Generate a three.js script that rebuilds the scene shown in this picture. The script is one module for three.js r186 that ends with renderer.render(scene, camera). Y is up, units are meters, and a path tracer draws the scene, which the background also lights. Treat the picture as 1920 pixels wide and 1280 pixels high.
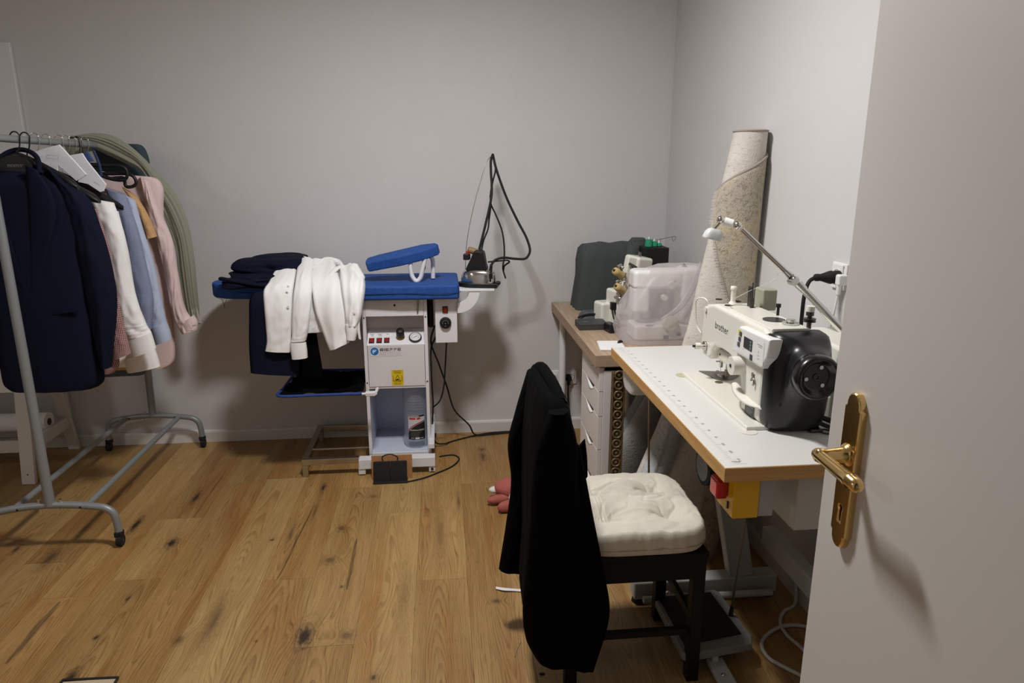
import * as THREE from 'three';
import { RoundedBoxGeometry } from 'three/addons/geometries/RoundedBoxGeometry.js';
import { mergeGeometries } from 'three/addons/utils/BufferGeometryUtils.js';
import { RectAreaLightUniformsLib } from 'three/addons/lights/RectAreaLightUniformsLib.js';
import { ImprovedNoise } from 'three/addons/math/ImprovedNoise.js';

// ---------------------------------------------------------------- camera, light, exposure
const scene = new THREE.Scene();
scene.background = new THREE.Color(0x050505);
const FOCAL = 1310, PITCH = Math.atan2(330, FOCAL), YAW = Math.atan2(135, Math.hypot(330, FOCAL));
const camera = new THREE.PerspectiveCamera(2 * Math.atan(640 / FOCAL) * 180 / Math.PI, 1.5, 0.05, 30);
camera.position.set(0, 1.5, 0);
const FWD = new THREE.Vector3(Math.sin(YAW) * Math.cos(PITCH), -Math.sin(PITCH), -Math.cos(YAW) * Math.cos(PITCH));
const RIGHT = new THREE.Vector3(Math.cos(YAW), 0, Math.sin(YAW));
const UP = new THREE.Vector3().crossVectors(RIGHT, FWD);
camera.lookAt(camera.position.clone().add(FWD));
scene.add(camera);
const renderer = new THREE.WebGLRenderer();
renderer.toneMapping = THREE.LinearToneMapping;
renderer.toneMappingExposure = 1.0;
renderer.shadowMap.enabled = true;
RectAreaLightUniformsLib.init();
// two flat round ceiling lamps: one over the middle of the room, one in its front left part
const LAMPS = [[-.05, 2.585, -2.08, .26, 215], [-3.2, 2.585, -.7, .26, 58]];
for (const [x, y, z, s, nits] of LAMPS) {
  const l = new THREE.RectAreaLight(0xfaf8f7, nits, s, s); l.position.set(x, y, z); l.rotation.x = -Math.PI / 2; l.castShadow = true; scene.add(l);
}

// ---------------------------------------------------------------- helpers
const V = (x, y, z) => new THREE.Vector3(x, y, z);
const rayDir = (px, py) => FWD.clone().multiplyScalar(FOCAL).addScaledVector(RIGHT, px - 960).addScaledVector(UP, 640 - py);
const PY = (px, py, y) => { const d = rayDir(px, py); return camera.position.clone().addScaledVector(d, (y - 1.5) / d.y); };
const PZ = (px, py, z) => { const d = rayDir(px, py); return camera.position.clone().addScaledVector(d, z / d.z); };
const PX = (px, py, x) => { const d = rayDir(px, py); return camera.position.clone().addScaledVector(d, x / d.x); };
const perlin = new ImprovedNoise();
const ns = (x, y = 0, z = 0) => perlin.noise(x + 31.7, y + 17.3, z + 7.9);
const fbm = (x, y, z = 0) => ns(x, y, z) + .5 * ns(x * 2.03, y * 2.03, z + 5) + .25 * ns(x * 4.1, y * 4.1, z + 9);
let seedN = 12345; const rnd = () => { seedN = (seedN * 1664525 + 1013904223) >>> 0; return seedN / 4294967296; };
const clamp = (x, a = 0, b = 1) => Math.min(b, Math.max(a, x));
const mix = (a, b, t) => a + (b - a) * t;
const sstep = (a, b, x) => { const t = clamp((x - a) / (b - a)); return t * t * (3 - 2 * t); };

const taken = {};
function numbered(n) { taken[n] = (taken[n] ?? -1) + 1; return taken[n] ? `${n}_${String(taken[n]).padStart(3, '0')}` : n; }
function tag(o, label, category, group) { o.userData.label = label; o.userData.category = category; if (group) o.userData.group = group; return o; }
function thing(name, label, category, pos = [0, 0, 0], turn = 0, group) {
  const g = new THREE.Group(); g.name = numbered(name); g.position.set(...(pos.isVector3 ? pos.toArray() : pos)); g.rotation.y = turn;
  scene.add(g); return tag(g, label, category, group);
}
function clean(g) {
  if (g.index) g = g.toNonIndexed();
  for (const k of Object.keys(g.attributes)) if (!['position', 'normal', 'uv'].includes(k)) g.deleteAttribute(k);
  return g;
}
const merged = gs => Array.isArray(gs) ? (gs.length === 1 ? gs[0] : mergeGeometries(gs.map(clean))) : gs;
// one mesh, one part: geometry built in world metres may be brought to its parent's frame with `world`
function part(name, gs, mat, parent, label) {
  const m = new THREE.Mesh(merged(gs), mat); m.castShadow = m.receiveShadow = true;
  m.name = parent ? name : numbered(name);
  (parent || scene).add(m); if (label) m.userData.label = label; return m;
}
// the same for geometry given in world coordinates, under a thing standing at its base (unturned) or a part of it
function wpart(name, gs, mat, parent, label) {
  const m = part(name, gs, mat, parent, label);
  const off = V(0, 0, 0); let p = parent; while (p && p !== scene) { off.add(p.position); p = p.parent; }
  m.geometry = m.geometry.clone().translate(-off.x, -off.y, -off.z); return m;
}
function struct(name, gs, mat, label) { const m = part(name, gs, mat); m.userData.kind = 'structure'; if (label) m.userData.label = label; return m; }

const mats = {};
function mat(color, rough = .6, extra = {}) {
  const key = color + '|' + rough + JSON.stringify(Object.keys(extra)) + (extra.map?.uuid || '') + (extra.bumpMap?.uuid || '') + (extra.metalness ?? '') + (extra.transmission ?? '');
  if (!mats[key]) mats[key] = new THREE.MeshPhysicalMaterial({ color, roughness: rough, side: THREE.DoubleSide, ...extra });
  return mats[key];
}
// geometries, all returned in their parent's frame
const at = (g, x = 0, y = 0, z = 0, rx = 0, ry = 0, rz = 0) => { if (rx) g.rotateX(rx); if (ry) g.rotateY(ry); if (rz) g.rotateZ(rz); return g.translate(x, y, z); };
const box = (w, h, d, x = 0, y = 0, z = 0, r = .003) => { const rr = Math.min(r, w / 2.01, h / 2.01, d / 2.01); return (rr < .0008 ? new THREE.BoxGeometry(w, h, d) : new RoundedBoxGeometry(w, h, d, 2, rr)).translate(x, y, z); };
const bx = (x0, x1, y0, y1, z0, z1, r = .003) => box(Math.abs(x1 - x0), Math.abs(y1 - y0), Math.abs(z1 - z0), (x0 + x1) / 2, (y0 + y1) / 2, (z0 + z1) / 2, r);
const cyl = (r0, r1, h, seg = 24) => new THREE.CylinderGeometry(r1, r0, h, seg);
const cylX = (r, h, x, y, z, seg = 24, r1 = r) => at(cyl(r, r1, h, seg), x, y, z, 0, 0, -Math.PI / 2);
const cylY = (r, h, x, y, z, seg = 24, r1 = r) => at(cyl(r, r1, h, seg), x, y, z);
const cylZ = (r, h, x, y, z, seg = 24, r1 = r) => at(cyl(r, r1, h, seg), x, y, z, Math.PI / 2);
const sph = (r, x = 0, y = 0, z = 0, sx = 1, sy = 1, sz = 1, seg = 20) => new THREE.SphereGeometry(r, seg, Math.round(seg * .7)).scale(sx, sy, sz).translate(x, y, z);
const lathe = (pts, seg = 32) => new THREE.LatheGeometry(pts.map(p => new THREE.Vector2(p[0], p[1])), seg);
const torus = (R, r, x = 0, y = 0, z = 0, arc = Math.PI * 2, rs = 10, ts = 32) => new THREE.TorusGeometry(R, r, rs, ts, arc).translate(x, y, z);
function rod(a, b, r, r1 = r, seg = 14) {
  a = a.isVector3 ? a : V(...a); b = b.isVector3 ? b : V(...b);
  const d = b.clone().sub(a), g = cyl(r, r1, d.length(), seg);
  g.applyQuaternion(new THREE.Quaternion().setFromUnitVectors(V(0, 1, 0), d.clone().normalize()));
  return g.translate((a.x + b.x) / 2, (a.y + b.y) / 2, (a.z + b.z) / 2);
}
// bar of rectangular section between two points: w across (towards `side`), t the other way
function bar(a, b, w, t, side = V(1, 0, 0), r = .002) {
  a = a.isVector3 ? a : V(...a); b = b.isVector3 ? b : V(...b);
  const y = b.clone().sub(a), len = y.length(); y.normalize();
  const z = new THREE.Vector3().crossVectors(side, y).normalize(), x = new THREE.Vector3().crossVectors(y, z);
  const g = box(w, len, t, 0, 0, 0, r); g.applyMatrix4(new THREE.Matrix4().makeBasis(x, y, z));
  return g.translate((a.x + b.x) / 2, (a.y + b.y) / 2, (a.z + b.z) / 2);
}
// closed loft through rings of equal count
function loft(rings, capEnds = true) {
  const n = rings[0].length, pos = [], uv = [], idx = [];
  let vv = 0;
  rings.forEach((r, j) => {
    if (j) vv += r[0].distanceTo(rings[j - 1][0]);
    let uu = 0;
    for (let i = 0; i <= n; i++) { const p = r[i % n]; if (i) uu += p.distanceTo(r[(i - 1) % n]); pos.push(p.x, p.y, p.z); uv.push(uu, vv); }
  });
  const w = n + 1;
  for (let j = 0; j < rings.length - 1; j++) for (let i = 0; i < n; i++) { const a = j * w + i; idx.push(a, a + 1, a + w, a + 1, a + w + 1, a + w); }
  const g0 = new THREE.BufferGeometry();
  g0.setAttribute('position', new THREE.Float32BufferAttribute(pos, 3)); g0.setAttribute('uv', new THREE.Float32BufferAttribute(uv, 2)); g0.setIndex(idx); g0.computeVertexNormals();
  const nn = g0.attributes.normal;   // close the seam of normals
  for (let j = 0; j < rings.length; j++) { const a = j * w, b = a + n; const q = V(nn.getX(a) + nn.getX(b), nn.getY(a) + nn.getY(b), nn.getZ(a) + nn.getZ(b)).normalize(); nn.setXYZ(a, q.x, q.y, q.z); nn.setXYZ(b, q.x, q.y, q.z); }
  const out = [g0];
  if (capEnds) for (const r of [rings[0], rings[rings.length - 1]]) {
    const c = r.reduce((s, p) => s.add(p), V(0, 0, 0)).divideScalar(n), p2 = [], u2 = [], i2 = [];
    p2.push(c.x, c.y, c.z); u2.push(0, 0);
    r.forEach(p => { p2.push(p.x, p.y, p.z); u2.push(p.x - c.x, p.z - c.z); });
    for (let i = 0; i < n; i++) i2.push(0, 1 + i, 1 + (i + 1) % n);
    const g = new THREE.BufferGeometry(); g.setAttribute('position', new THREE.Float32BufferAttribute(p2, 3)); g.setAttribute('uv', new THREE.Float32BufferAttribute(u2, 2)); g.setIndex(i2); g.computeVertexNormals(); out.push(g);
  }
  return merged(out);
}
// superellipse ring in the plane spanned by ax, az about c
function ring(c, rx, rz, e = 2, n = 28, ax = V(1, 0, 0), az = V(0, 0, 1)) {
  const out = [];
  for (let i = 0; i < n; i++) {
    const t = i / n * Math.PI * 2, cx = Math.cos(t), sz = Math.sin(t);
    const k = Math.pow(Math.pow(Math.abs(cx), e) + Math.pow(Math.abs(sz), e), -1 / e);
    out.push(c.clone().addScaledVector(ax, rx * cx * k).addScaledVector(az, rz * sz * k));
  }
  return out;
}
// round tube along a smooth curve; r may vary (function of 0..1)
function tube(pts, r, seg = 48, rs = 10, closed = false, flat = 1) {
  const c = new THREE.CatmullRomCurve3(pts.map(p => p.isVector3 ? p : V(...p)), closed, 'centripetal');
  if (typeof r === 'number' && flat === 1 && closed) return new THREE.TubeGeometry(c, seg, r, rs, true);
  const fr = c.computeFrenetFrames(seg, false), rings = [];
  for (let i = 0; i <= seg; i++) { const p = c.getPointAt(i / seg), rr = typeof r === 'function' ? r(i / seg) : r; rings.push(ring(p, rr, rr * flat, 2, rs, fr.normals[i], fr.binormals[i])); }
  return loft(rings);
}
// cloth: an inflated strip between two traced edges, closed all round
function puff(L, R, o = {}) {
  const { nu = 12, nv = 40, front = .03, back = .03, n = null, fold = null, pw = .55, hem = 0 } = o;
  const cl = new THREE.CatmullRomCurve3(L, false, 'centripetal'), cr = new THREE.CatmullRomCurve3(R, false, 'centripetal');
  const fv = f => typeof f === 'function' ? f : () => f, F = fv(front), Bk = fv(back), rings = [];
  for (let j = 0; j <= nv; j++) {
    const v = j / nv, a = cl.getPoint(v), b = cr.getPoint(v), e = b.clone().sub(a);
    let N = n;
    if (!N) { const v2 = Math.min(1, v + .01), v1 = Math.max(0, v - .01); const t = cl.getPoint(v2).add(cr.getPoint(v2)).sub(cl.getPoint(v1)).sub(cr.getPoint(v1)); N = new THREE.Vector3().crossVectors(t, e).normalize(); }
    const r = [];
    const pt = (u, s, amt) => { const sh = Math.pow(Math.max(0, Math.sin(Math.PI * u)), pw); const fd = fold ? fold(u, v, s) * Math.min(1, sh * 1.6) : 0; return a.clone().addScaledVector(e, u).addScaledVector(N, s * amt * sh + fd); };
    for (let i = 0; i < nu; i++) r.push(pt(i / nu, 1, F(v)));
    for (let i = nu; i > 0; i--) r.push(pt(i / nu, -1, Bk(v)));
    rings.push(r);
  }
  return loft(rings);
}
const extr = (pts, depth, bevel = .002, seg = 2, holes = []) => {
  const s = new THREE.Shape(pts.map(p => new THREE.Vector2(p[0], p[1])));
  for (const h of holes) s.holes.push(new THREE.Path(h.map(p => new THREE.Vector2(p[0], p[1]))));
  return new THREE.ExtrudeGeometry(s, { depth, bevelEnabled: bevel > 0, bevelSize: bevel, bevelThickness: bevel, bevelOffset: -bevel, bevelSegments: seg, curveSegments: 12 });
};
function uvBox(g, s = 1) {   // uv in metres by the dominant axis of the normal
  g = clean(g); const p = g.attributes.position, n = g.attributes.normal, uv = [];
  for (let i = 0; i < p.count; i += 3) {
    const ax = Math.abs(n.getX(i)), ay = Math.abs(n.getY(i)), az = Math.abs(n.getZ(i));
    for (let k = i; k < i + 3; k++) { const x = p.getX(k), y = p.getY(k), z = p.getZ(k); if (ay >= ax && ay >= az) uv.push(z * s, x * s); else if (ax >= az) uv.push(z * s, y * s); else uv.push(x * s, y * s); }
  }
  g.setAttribute('uv', new THREE.Float32BufferAttribute(uv, 2)); return g;
}
function dataTex(w, h, fn, srgb = true, rep = true) {
  const d = new Uint8Array(w * h * 4);
  for (let y = 0; y < h; y++) for (let x = 0; x < w; x++) { const c = fn(x, y), k = (y * w + x) * 4; if (typeof c === 'number') d[k] = d[k + 1] = d[k + 2] = clamp(c, 0, 255); else { d[k] = clamp(c[0], 0, 255); d[k + 1] = clamp(c[1], 0, 255); d[k + 2] = clamp(c[2], 0, 255); } d[k + 3] = 255; }
  const t = new THREE.DataTexture(d, w, h); t.magFilter = THREE.LinearFilter; t.minFilter = THREE.LinearMipmapLinearFilter; t.generateMipmaps = true;
  if (rep) t.wrapS = t.wrapT = THREE.RepeatWrapping; if (srgb) t.colorSpace = THREE.SRGBColorSpace; t.needsUpdate = true; return t;
}
function canvasTex(w, h, draw) {
  const c = document.createElement('canvas'); c.width = w; c.height = h; const g = c.getContext('2d'); draw(g, w, h);
  const t = new THREE.CanvasTexture(c); t.colorSpace = THREE.SRGBColorSpace; return t;
}
// flat print: a thin plate of its own, facing +z
const plate = (w, h, x = 0, y = 0, z = 0, rx = 0, ry = 0, rz = 0) => at(new THREE.PlaneGeometry(w, h), x, y, z, rx, ry, rz);

// ---------------------------------------------------------------- common materials
const noiseBump = dataTex(128, 128, (x, y) => 128 + 70 * fbm(x / 9, y / 9) + 30 * (rnd() - .5), false);
const weave = dataTex(64, 64, (x, y) => 128 + 60 * Math.sin(x / 64 * Math.PI * 16) * Math.sin(y / 64 * Math.PI * 16) + 40 * (rnd() - .5), false);
const rep = (t, x, y = x) => { const c = t.clone(); c.repeat.set(x, y); c.needsUpdate = true; return c; };
const wallTone = dataTex(256, 256, (x, y) => { const v = 1.5 * fbm(x / 50, y / 50); return [206 + v, 204 + v, 203 + v]; });
const M = {
  wall: mat(0xffffff, .92, { map: rep(wallTone, .6), bumpMap: rep(noiseBump, 5), bumpScale: .0004 }),
  ceil: mat(0xd2d0cd, .95),
  trim: mat(0xd6d3cf, .45),
  door: mat(0xd2cfcb, .42),
  whiteMetal: mat(0xe2e1e4, .38),
  whitePlastic: mat(0xe9e8e4, .35),
  cream: mat(0xe3e1d6, .32, { clearcoat: .3, clearcoatRoughness: .2 }),
  chrome: mat(0xd8d6d2, .16, { metalness: 1 }),
  steel: mat(0x9d978c, .34, { metalness: 1 }),
  darkSteel: mat(0x55524e, .4, { metalness: .9 }),
  brass: mat(0xe3c283, .2, { metalness: 1 }),
  black: mat(0x0a0a0a, .5),
  rubber: mat(0x101010, .75),
  greyTube: mat(0x8d9192, .42, { metalness: .25 }),
};

// ---------------------------------------------------------------- room shell
const XL = -5.0, XR = 1.24, ZB = -3.82, ZF = -.30, CEIL = 2.62, HALL = 1.1;
{
  struct('wall_back', uvBox(bx(XL - .12, XR + .12, -.1, CEIL, ZB - .12, ZB, 0)), M.wall, 'plain white plastered wall behind the ironing station');
  struct('wall_right', uvBox(bx(XR, XR + .12, -.1, CEIL, ZB, ZF + .2, 0)), M.wall, 'plain white plastered wall beside the sewing table');
  struct('wall_left', uvBox(bx(XL - .12, XL, -.1, CEIL, ZB, ZF + .2, 0)), M.wall);
  struct('wall_front', [uvBox(bx(XL, -.32, -.1, CEIL, ZF, ZF + .2, 0)), uvBox(bx(.665, XR, -.1, CEIL, ZF, ZF + .2, 0)), uvBox(bx(-.32, .665, 2.1, CEIL, ZF, ZF + .2, 0))], M.wall);
  struct('wall_hall', [uvBox(bx(-1.4, 1.4, -.1, CEIL, HALL, HALL + .1, 0)), uvBox(bx(-1.5, -1.4, -.1, CEIL, ZF + .2, HALL + .1, 0)), uvBox(bx(1.4, 1.5, -.1, CEIL, ZF + .2, HALL + .1, 0))], M.wall);
  struct('ceiling', bx(XL - .12, 1.5, CEIL, CEIL + .1, ZB - .12, HALL + .1, 0), M.ceil);
  const prof = (len) => extr([[0, 0], [.015, 0], [.015, .056], [.012, .064], [.006, .067], [0, .067]], len, 0);
  struct("baseboard_back", prof(1), M.trim);
  struct('baseboard_right', prof(ZF - ZB).rotateY(Math.PI).translate(XR, 0, ZF), M.trim);
  struct('baseboard_left', prof(ZF - ZB).translate(XL, 0, ZB), M.trim);
}
scene.getObjectByName('baseboard_back').geometry = (() => {
  const g = extr([[0, 0], [.015, 0], [.015, .056], [.012, .064], [.006, .067], [0, .067]], XR - XL - .03, 0);
  return g.rotateY(-Math.PI / 2).translate(XR - .015, 0, ZB);
})();

// ---------------------------------------------------------------- oak floor, plank by plank
{
  const PW = .19, X0 = -.315;
  const sub = struct('floor', bx(XL, XR, -.1, -.0152, ZB, HALL, 0), mat(0x2a1a0c, .9), 'wide oak plank floor with dark knots');
  part('subfloor', bx(-1.4, 1.4, -.1, -.0152, ZF + .2, HALL, 0), mat(0x2a1a0c, .9), sub);
  // end joints read from the photograph (pixel on the joint)
  const joints = [[675, 914], [535, 1086], [828, 1086], [328, 972], [905, 905], [230, 1088], [760, 960], [450, 905], [120, 1120], [620, 1210], [990, 1000]].map(p => PY(p[0], p[1], 0));
  // knots and marks: pixel, half width, half length (m), depth of the dark core, ring pull
  const knots = [[255, 983, .012, .055, 1, .6], [322, 1018, .016, .03, .9, 1], [367, 933, .012, .05, .85, .6], [606, 914, .012, .05, .8, .7], [570, 1193, .02, .045, 1, 1.2], [640, 990, .02, .03, .45, 1],
    [618, 1050, .03, .03, .4, 1.2], [510, 1012, .01, .012, .7, .3], [240, 1122, .006, .03, .8, .3], [180, 1195, .008, .02, .8, .4], [400, 1165, .03, .16, .32, 1.3], [95, 1045, .03, .09, .45, 1.2], [130, 1272, .02, .05, .8, 1],
    [640, 1100, .008, .01, .6, .5], [930, 1127, .015, .015, .6, 1], [700, 1270, .012, .02, .6, .6], [480, 1202, .005, .008, .7, .2], [650, 1192, .03, .03, .35, .8], [905, 855, .016, .07, .5, .8], [903, 842, .02, .02, .55, .6],
    [860, 940, .01, .1, .35, 1], [825, 1000, .025, .22, .2, 1.6], [760, 1110, .03, .2, .15, 1.6], [335, 1200, .02, .03, .4, .8], [30, 1030, .015, .04, .6, .6], [545, 1000, .012, .1, .35, .8], [590, 960, .008, .12, .4, .3], [700, 930, .03, .02, .3, .7]]
    .map(k => ({ p: PY(k[0], k[1], 0), rx: k[2] * (k[4] > .8 ? 1 : .75), rz: k[3] * (k[4] > .8 ? 1 : .75), c: k[4], w: k[5] }));
  // brown streaks running with the grain
  const streaks = [[[10, 1245], [112, 1128], .016], [[362, 972], [425, 880], .004], [[520, 1085], [590, 945], .006], [[650, 1105], [668, 1010], .01]].map(s => ({ a: PY(...s[0], 0), b: PY(...s[1], 0), w: s[2] }));
  const shared = [];
  function plankTex(xc, z0, z1, id, full) {
    const W = full ? 136 : 72, Ht = full ? 1000 : 400, L = z1 - z0, near = full ? knots.filter(k => Math.abs(k.p.x - xc) < PW / 2 + .03 && k.p.z > z0 - .1 && k.p.z < z1 + .1) : [];
    const st = full ? streaks.filter(s => Math.abs((s.a.x + s.b.x) / 2 - xc) < PW / 2 + .02) : [];
    const tone = ns(id * 3.71, 2.2) * 1.1, red = ns(id * 5.13, 8.8) * 1.2, cath = ns(id * 2.31, 4.4), xo = ns(id * 4.7, 6.1) * .09, cz = (ns(id * 1.7, 1.1) + .5) * L;
    return dataTex(W, Ht, (ix, iy) => {
      const x = (ix / W - .5) * PW, z = iy / Ht * L, wz = z1 - z;   // v runs towards -z
      let gx = x + .022 * ns(x * 9 + id * 7.1, z * 1.3, id) + .006 * ns(x * 40, z * 5, id), dark = 0, ringk = 0;
      for (const k of near) {
        const dx = xc + x - k.p.x, dz = wz - k.p.z, d2 = (dx * dx) / (k.rx * k.rx) + (dz * dz) / (k.rz * k.rz), e = Math.exp(-d2 * .16);
        gx += k.w * dx * e * 1.2; ringk += e * k.w;
        const rag = d2 * (1 + .8 * ns(dx * 150, dz * 55, id) + .5 * ns(dx * 420, dz * 160, id));
        dark += k.c * Math.exp(-rag * 1.2); dark += .1 * k.c * Math.exp(-rag * .22);
        if (k.w > .5) { const rr = Math.sqrt(d2); dark += .2 * e * sstep(.45, 1, Math.sin(rr * 5.2 + 2 * ns(dx * 40, dz * 14, id))) * k.c; }
      }
      for (const s of st) { const t = clamp((wz - s.a.z) / (s.b.z - s.a.z), -.05, 1.05), inside = t > 0 && t < 1; const sx = mix(s.a.x, s.b.x, t) + .004 * ns(wz * 9, id); if (inside) dark += .55 * sstep(s.w, s.w * .4, Math.abs(xc + x - sx) / (.25 + .75 * Math.pow(Math.sin(Math.PI * t), .6))) * (.75 + .5 * ns(x * 200, z * 12, id)); }
      // growth rings cut lengthwise: arches down the board, straight lines at its sides, then pores and slow colour drift
      const dz = .010 + Math.abs(z - cz) * .045 + .012 * ns(z * 1.6, id), r0 = Math.sqrt((gx - xo) * (gx - xo) + dz * dz);
      const rg = r0 / (.0052 + .0012 * cath) + .7 * ns(gx * 24, z * 2.4, id), saw = rg - Math.floor(rg), late = sstep(.35, .9, saw) * sstep(1, .93, saw);
      const pore = sstep(.18, .6, ns(gx * 620, z * 13, id + 3)), soft = ns(x * 7, z * .9, id + 1.5) + .6 * ns(x * 22, z * 2.2, id + 6), rough = ns(gx * 240, z * 5, id + 9);
      let t = clamp(.36 + .3 * tone +   .42 * late * (.65 + .5 * rough) + .28 * pore + .26 * soft + .16 * rough, 0, 1.25);
      const fleck = ns(gx * 90, z * 60, id + 20) > .5 ? .07 : 0, warm = red + .9 * sstep(.15, .6, soft);
      let r = mix(185, 117, t) + fleck * 60, g = mix(151, 85, t) + fleck * 50, b = mix(96, 43, t) + fleck * 40;
      r += 4 * warm; g -= 4 * warm; b -= 7 * warm;
      const dk = clamp(dark, 0, .93); r = mix(r, 42, dk); g = mix(g, 28, dk); b = mix(b, 17, dk);
      return [r, g, b];
    }, true, false);
  }
  const k0 = Math.ceil((XL - X0) / PW) - 1, k1 = Math.floor((XR - X0) / PW), rows = [];
  for (let k = k0; k <= k1; k++) {
    const xa = Math.max(XL, X0 + k * PW), xb = Math.min(XR, X0 + (k + 1) * PW), xc = X0 + (k + .5) * PW;
    const zs = joints.filter(j => j.x > X0 + k * PW && j.x < X0 + (k + 1) * PW).map(j => j.z);
    const want = ZB + .35 + 1.3 * ((k * .618 + 40) % 1);
    if (!zs.length) zs.push(want);
    while (Math.max(...zs) < HALL - 2.1) zs.push(Math.max(...zs) + 1.75);
    const cuts = [ZB, ...zs.sort((a, b) => a - b), (xa > -1.4 && xb < 1.4) ? HALL : ZF + .2].filter((z, i, a) => !i || z - a[i - 1] > .1);
    for (let i = 0; i < cuts.length - 1; i++) {
      const z0 = cuts[i], z1 = cuts[i + 1], id = k * 7.3 + i * 2.9 + 50;
      const seen = z0 < -1.75 && xb > -2.5;
      let t;
      if (seen) t = plankTex(xc, z0, z1, id, true);
      else { const s = Math.abs(k + i) % 4; t = shared[s] || (shared[s] = plankTex(0, 0, 1.8, s * 9.1 + 3, false)); }
      const m = part('plank', box(xb - xa - .0007, .015, z1 - z0 - .0007, (xa + xb) / 2, -.0075, (z0 + z1) / 2, 0), mat(0xffffff, .46, { map: t, clearcoat: .12, clearcoatRoughness: .35 }), sub);
    }
  }
}

// ---------------------------------------------------------------- open door with brass handle
{
  const hx = .62, hz = ZF, ex = .65, ez = -1.06, W = Math.hypot(ex - hx, ez - hz);
  const d = new THREE.Group(); d.name = 'door_1'; d.position.set(hx, 0, hz); d.rotation.y = Math.atan2(-(ez - hz), ex - hx); scene.add(d);
  d.userData.kind = 'structure'; d.userData.label = 'white interior door standing open with a brass handle';
  part('door_leaf', box(W, 2.03, .04, W / 2, 1.022, .02, .002), M.door, d);
  part('hinge', [cylY(.008, .09, -.004, .25, -.004), cylY(.008, .09, -.004, 1.8, -.004)], M.brass, d);
  const px = .680, py = 1.0225, hw = .0235, hh = .133;
  const outline = s => { const p = [], w = hw * s, y1 = hh - .026; p.push([-w, -y1], [w, -y1]); p.splice(1, 1); const q = [];
    q.push([w, -y1], [w, y1], [w - .005, y1 + .003]); for (let i = 0; i <= 10; i++) { const a = i / 10 * Math.PI; q.push([(w - .005) * Math.cos(a), y1 + .004 + .022 * Math.sin(a)]); }
    q.push([-w + .005, y1 + .003], [-w, y1], [-w, -y1], [-w + .005, -y1 - .003]); for (let i = 0; i <= 10; i++) { const a = Math.PI + i / 10 * Math.PI; q.push([(w - .005) * Math.cos(a), -y1 - .004 + .022 * Math.sin(a)]); }
    q.push([w - .005, -y1 - .003]); return q; };
  const keyhole = () => { const q = [], y = -.075; for (let i = 0; i <= 12; i++) { const a = -.9 + i / 12 * (Math.PI + 1.8); q.push([.0052 * Math.cos(a), y + .012 + .0052 * Math.sin(a)]); } q.push([-.0036, y - .012], [.0036, y - .012]); return q; };
  const g = extr(outline(1), .008, .003, 3, [keyhole()]).rotateY(Math.PI).translate(px, py, -.0005);
  const hp = part('handle_plate', g, M.brass, d, 'long brass door plate with keyhole');
  part('keyhole', box(.009, .036, .001, px, py - .072, -.001, 0), M.black, hp);  // black plate behind the cut-out, painting the shade inside the keyhole
  for (const s of [-1, 1]) part('screw', [lathe([[0, .0022], [.003, .0018], [.0046, 0]], 16).rotateX(-Math.PI / 2).translate(px, py + s * (hh - .018), -.0085), box(.006, .0012, .001, px, py + s * (hh - .018), -.0105, 0)], M.brass, hp);
  const ay = 1.052;
  const neck = lathe([[.019, 0], [.019, .004], [.0165, .007], [.013, .01], [.012, .02], [.0105, .034], [.0105, .04], [.012, .044], [.0118, .05], [.009, .055], [0, .056]], 28).rotateX(-Math.PI / 2).translate(px, ay, -.0085);
  const lev = lathe([[0, -.013], [.006, -.0125], [.0088, -.010], [.0092, 0], [.0098, .03], [.0106, .07], [.0112, .088], [.0125, .09], [.0125, .096], [.0116, .098], [.0116, .106], [.0095, .113], [.005, .117], [0, .118]], 28).rotateZ(Math.PI / 2).translate(px, ay, -.056);
  part('handle_lever', [neck, lev], M.brass, d, 'polished brass lever');
  part('lock_strip', box(.002, .24, .02, W + .0002, 1.02, .02, 0), M.brass, d);
}

// ---------------------------------------------------------------- lamps that light the room
{
  const glow = new THREE.MeshPhysicalMaterial({ color: 0xfff6ea, roughness: .4, emissive: 0xfffaf4, emissiveIntensity: 2 });
  LAMPS.forEach(([x, y, z, s], i) => {
    const c = thing('ceiling_lamp', ['flat round ceiling lamp above the ironing station and the chair', 'flat round ceiling lamp in the front left part of the room'][i], 'lamp', [x, CEIL, z]);
    part('housing', lathe([[0, 0], [s * .68, 0], [s * .68, -.026], [s * .64, -.028], [s * .64, -.012], [0, -.012]], 40), M.whiteMetal, c); part('diffuser', cylY(s * .64, .006, 0, -.02, 0, 40), glow, c);
  });
}

// ---------------------------------------------------------------- tall white panel on the wall at the left
{
  const t = thing('wall_panel', 'tall flat white panel against the wall behind the clothes rack', 'panel', [-2.46, .07, ZB]);
  part('board', box(.86, 2.0, .022, 0, 1.0, .012, .004), mat(0xdcdddd, .5), t);
}

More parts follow.
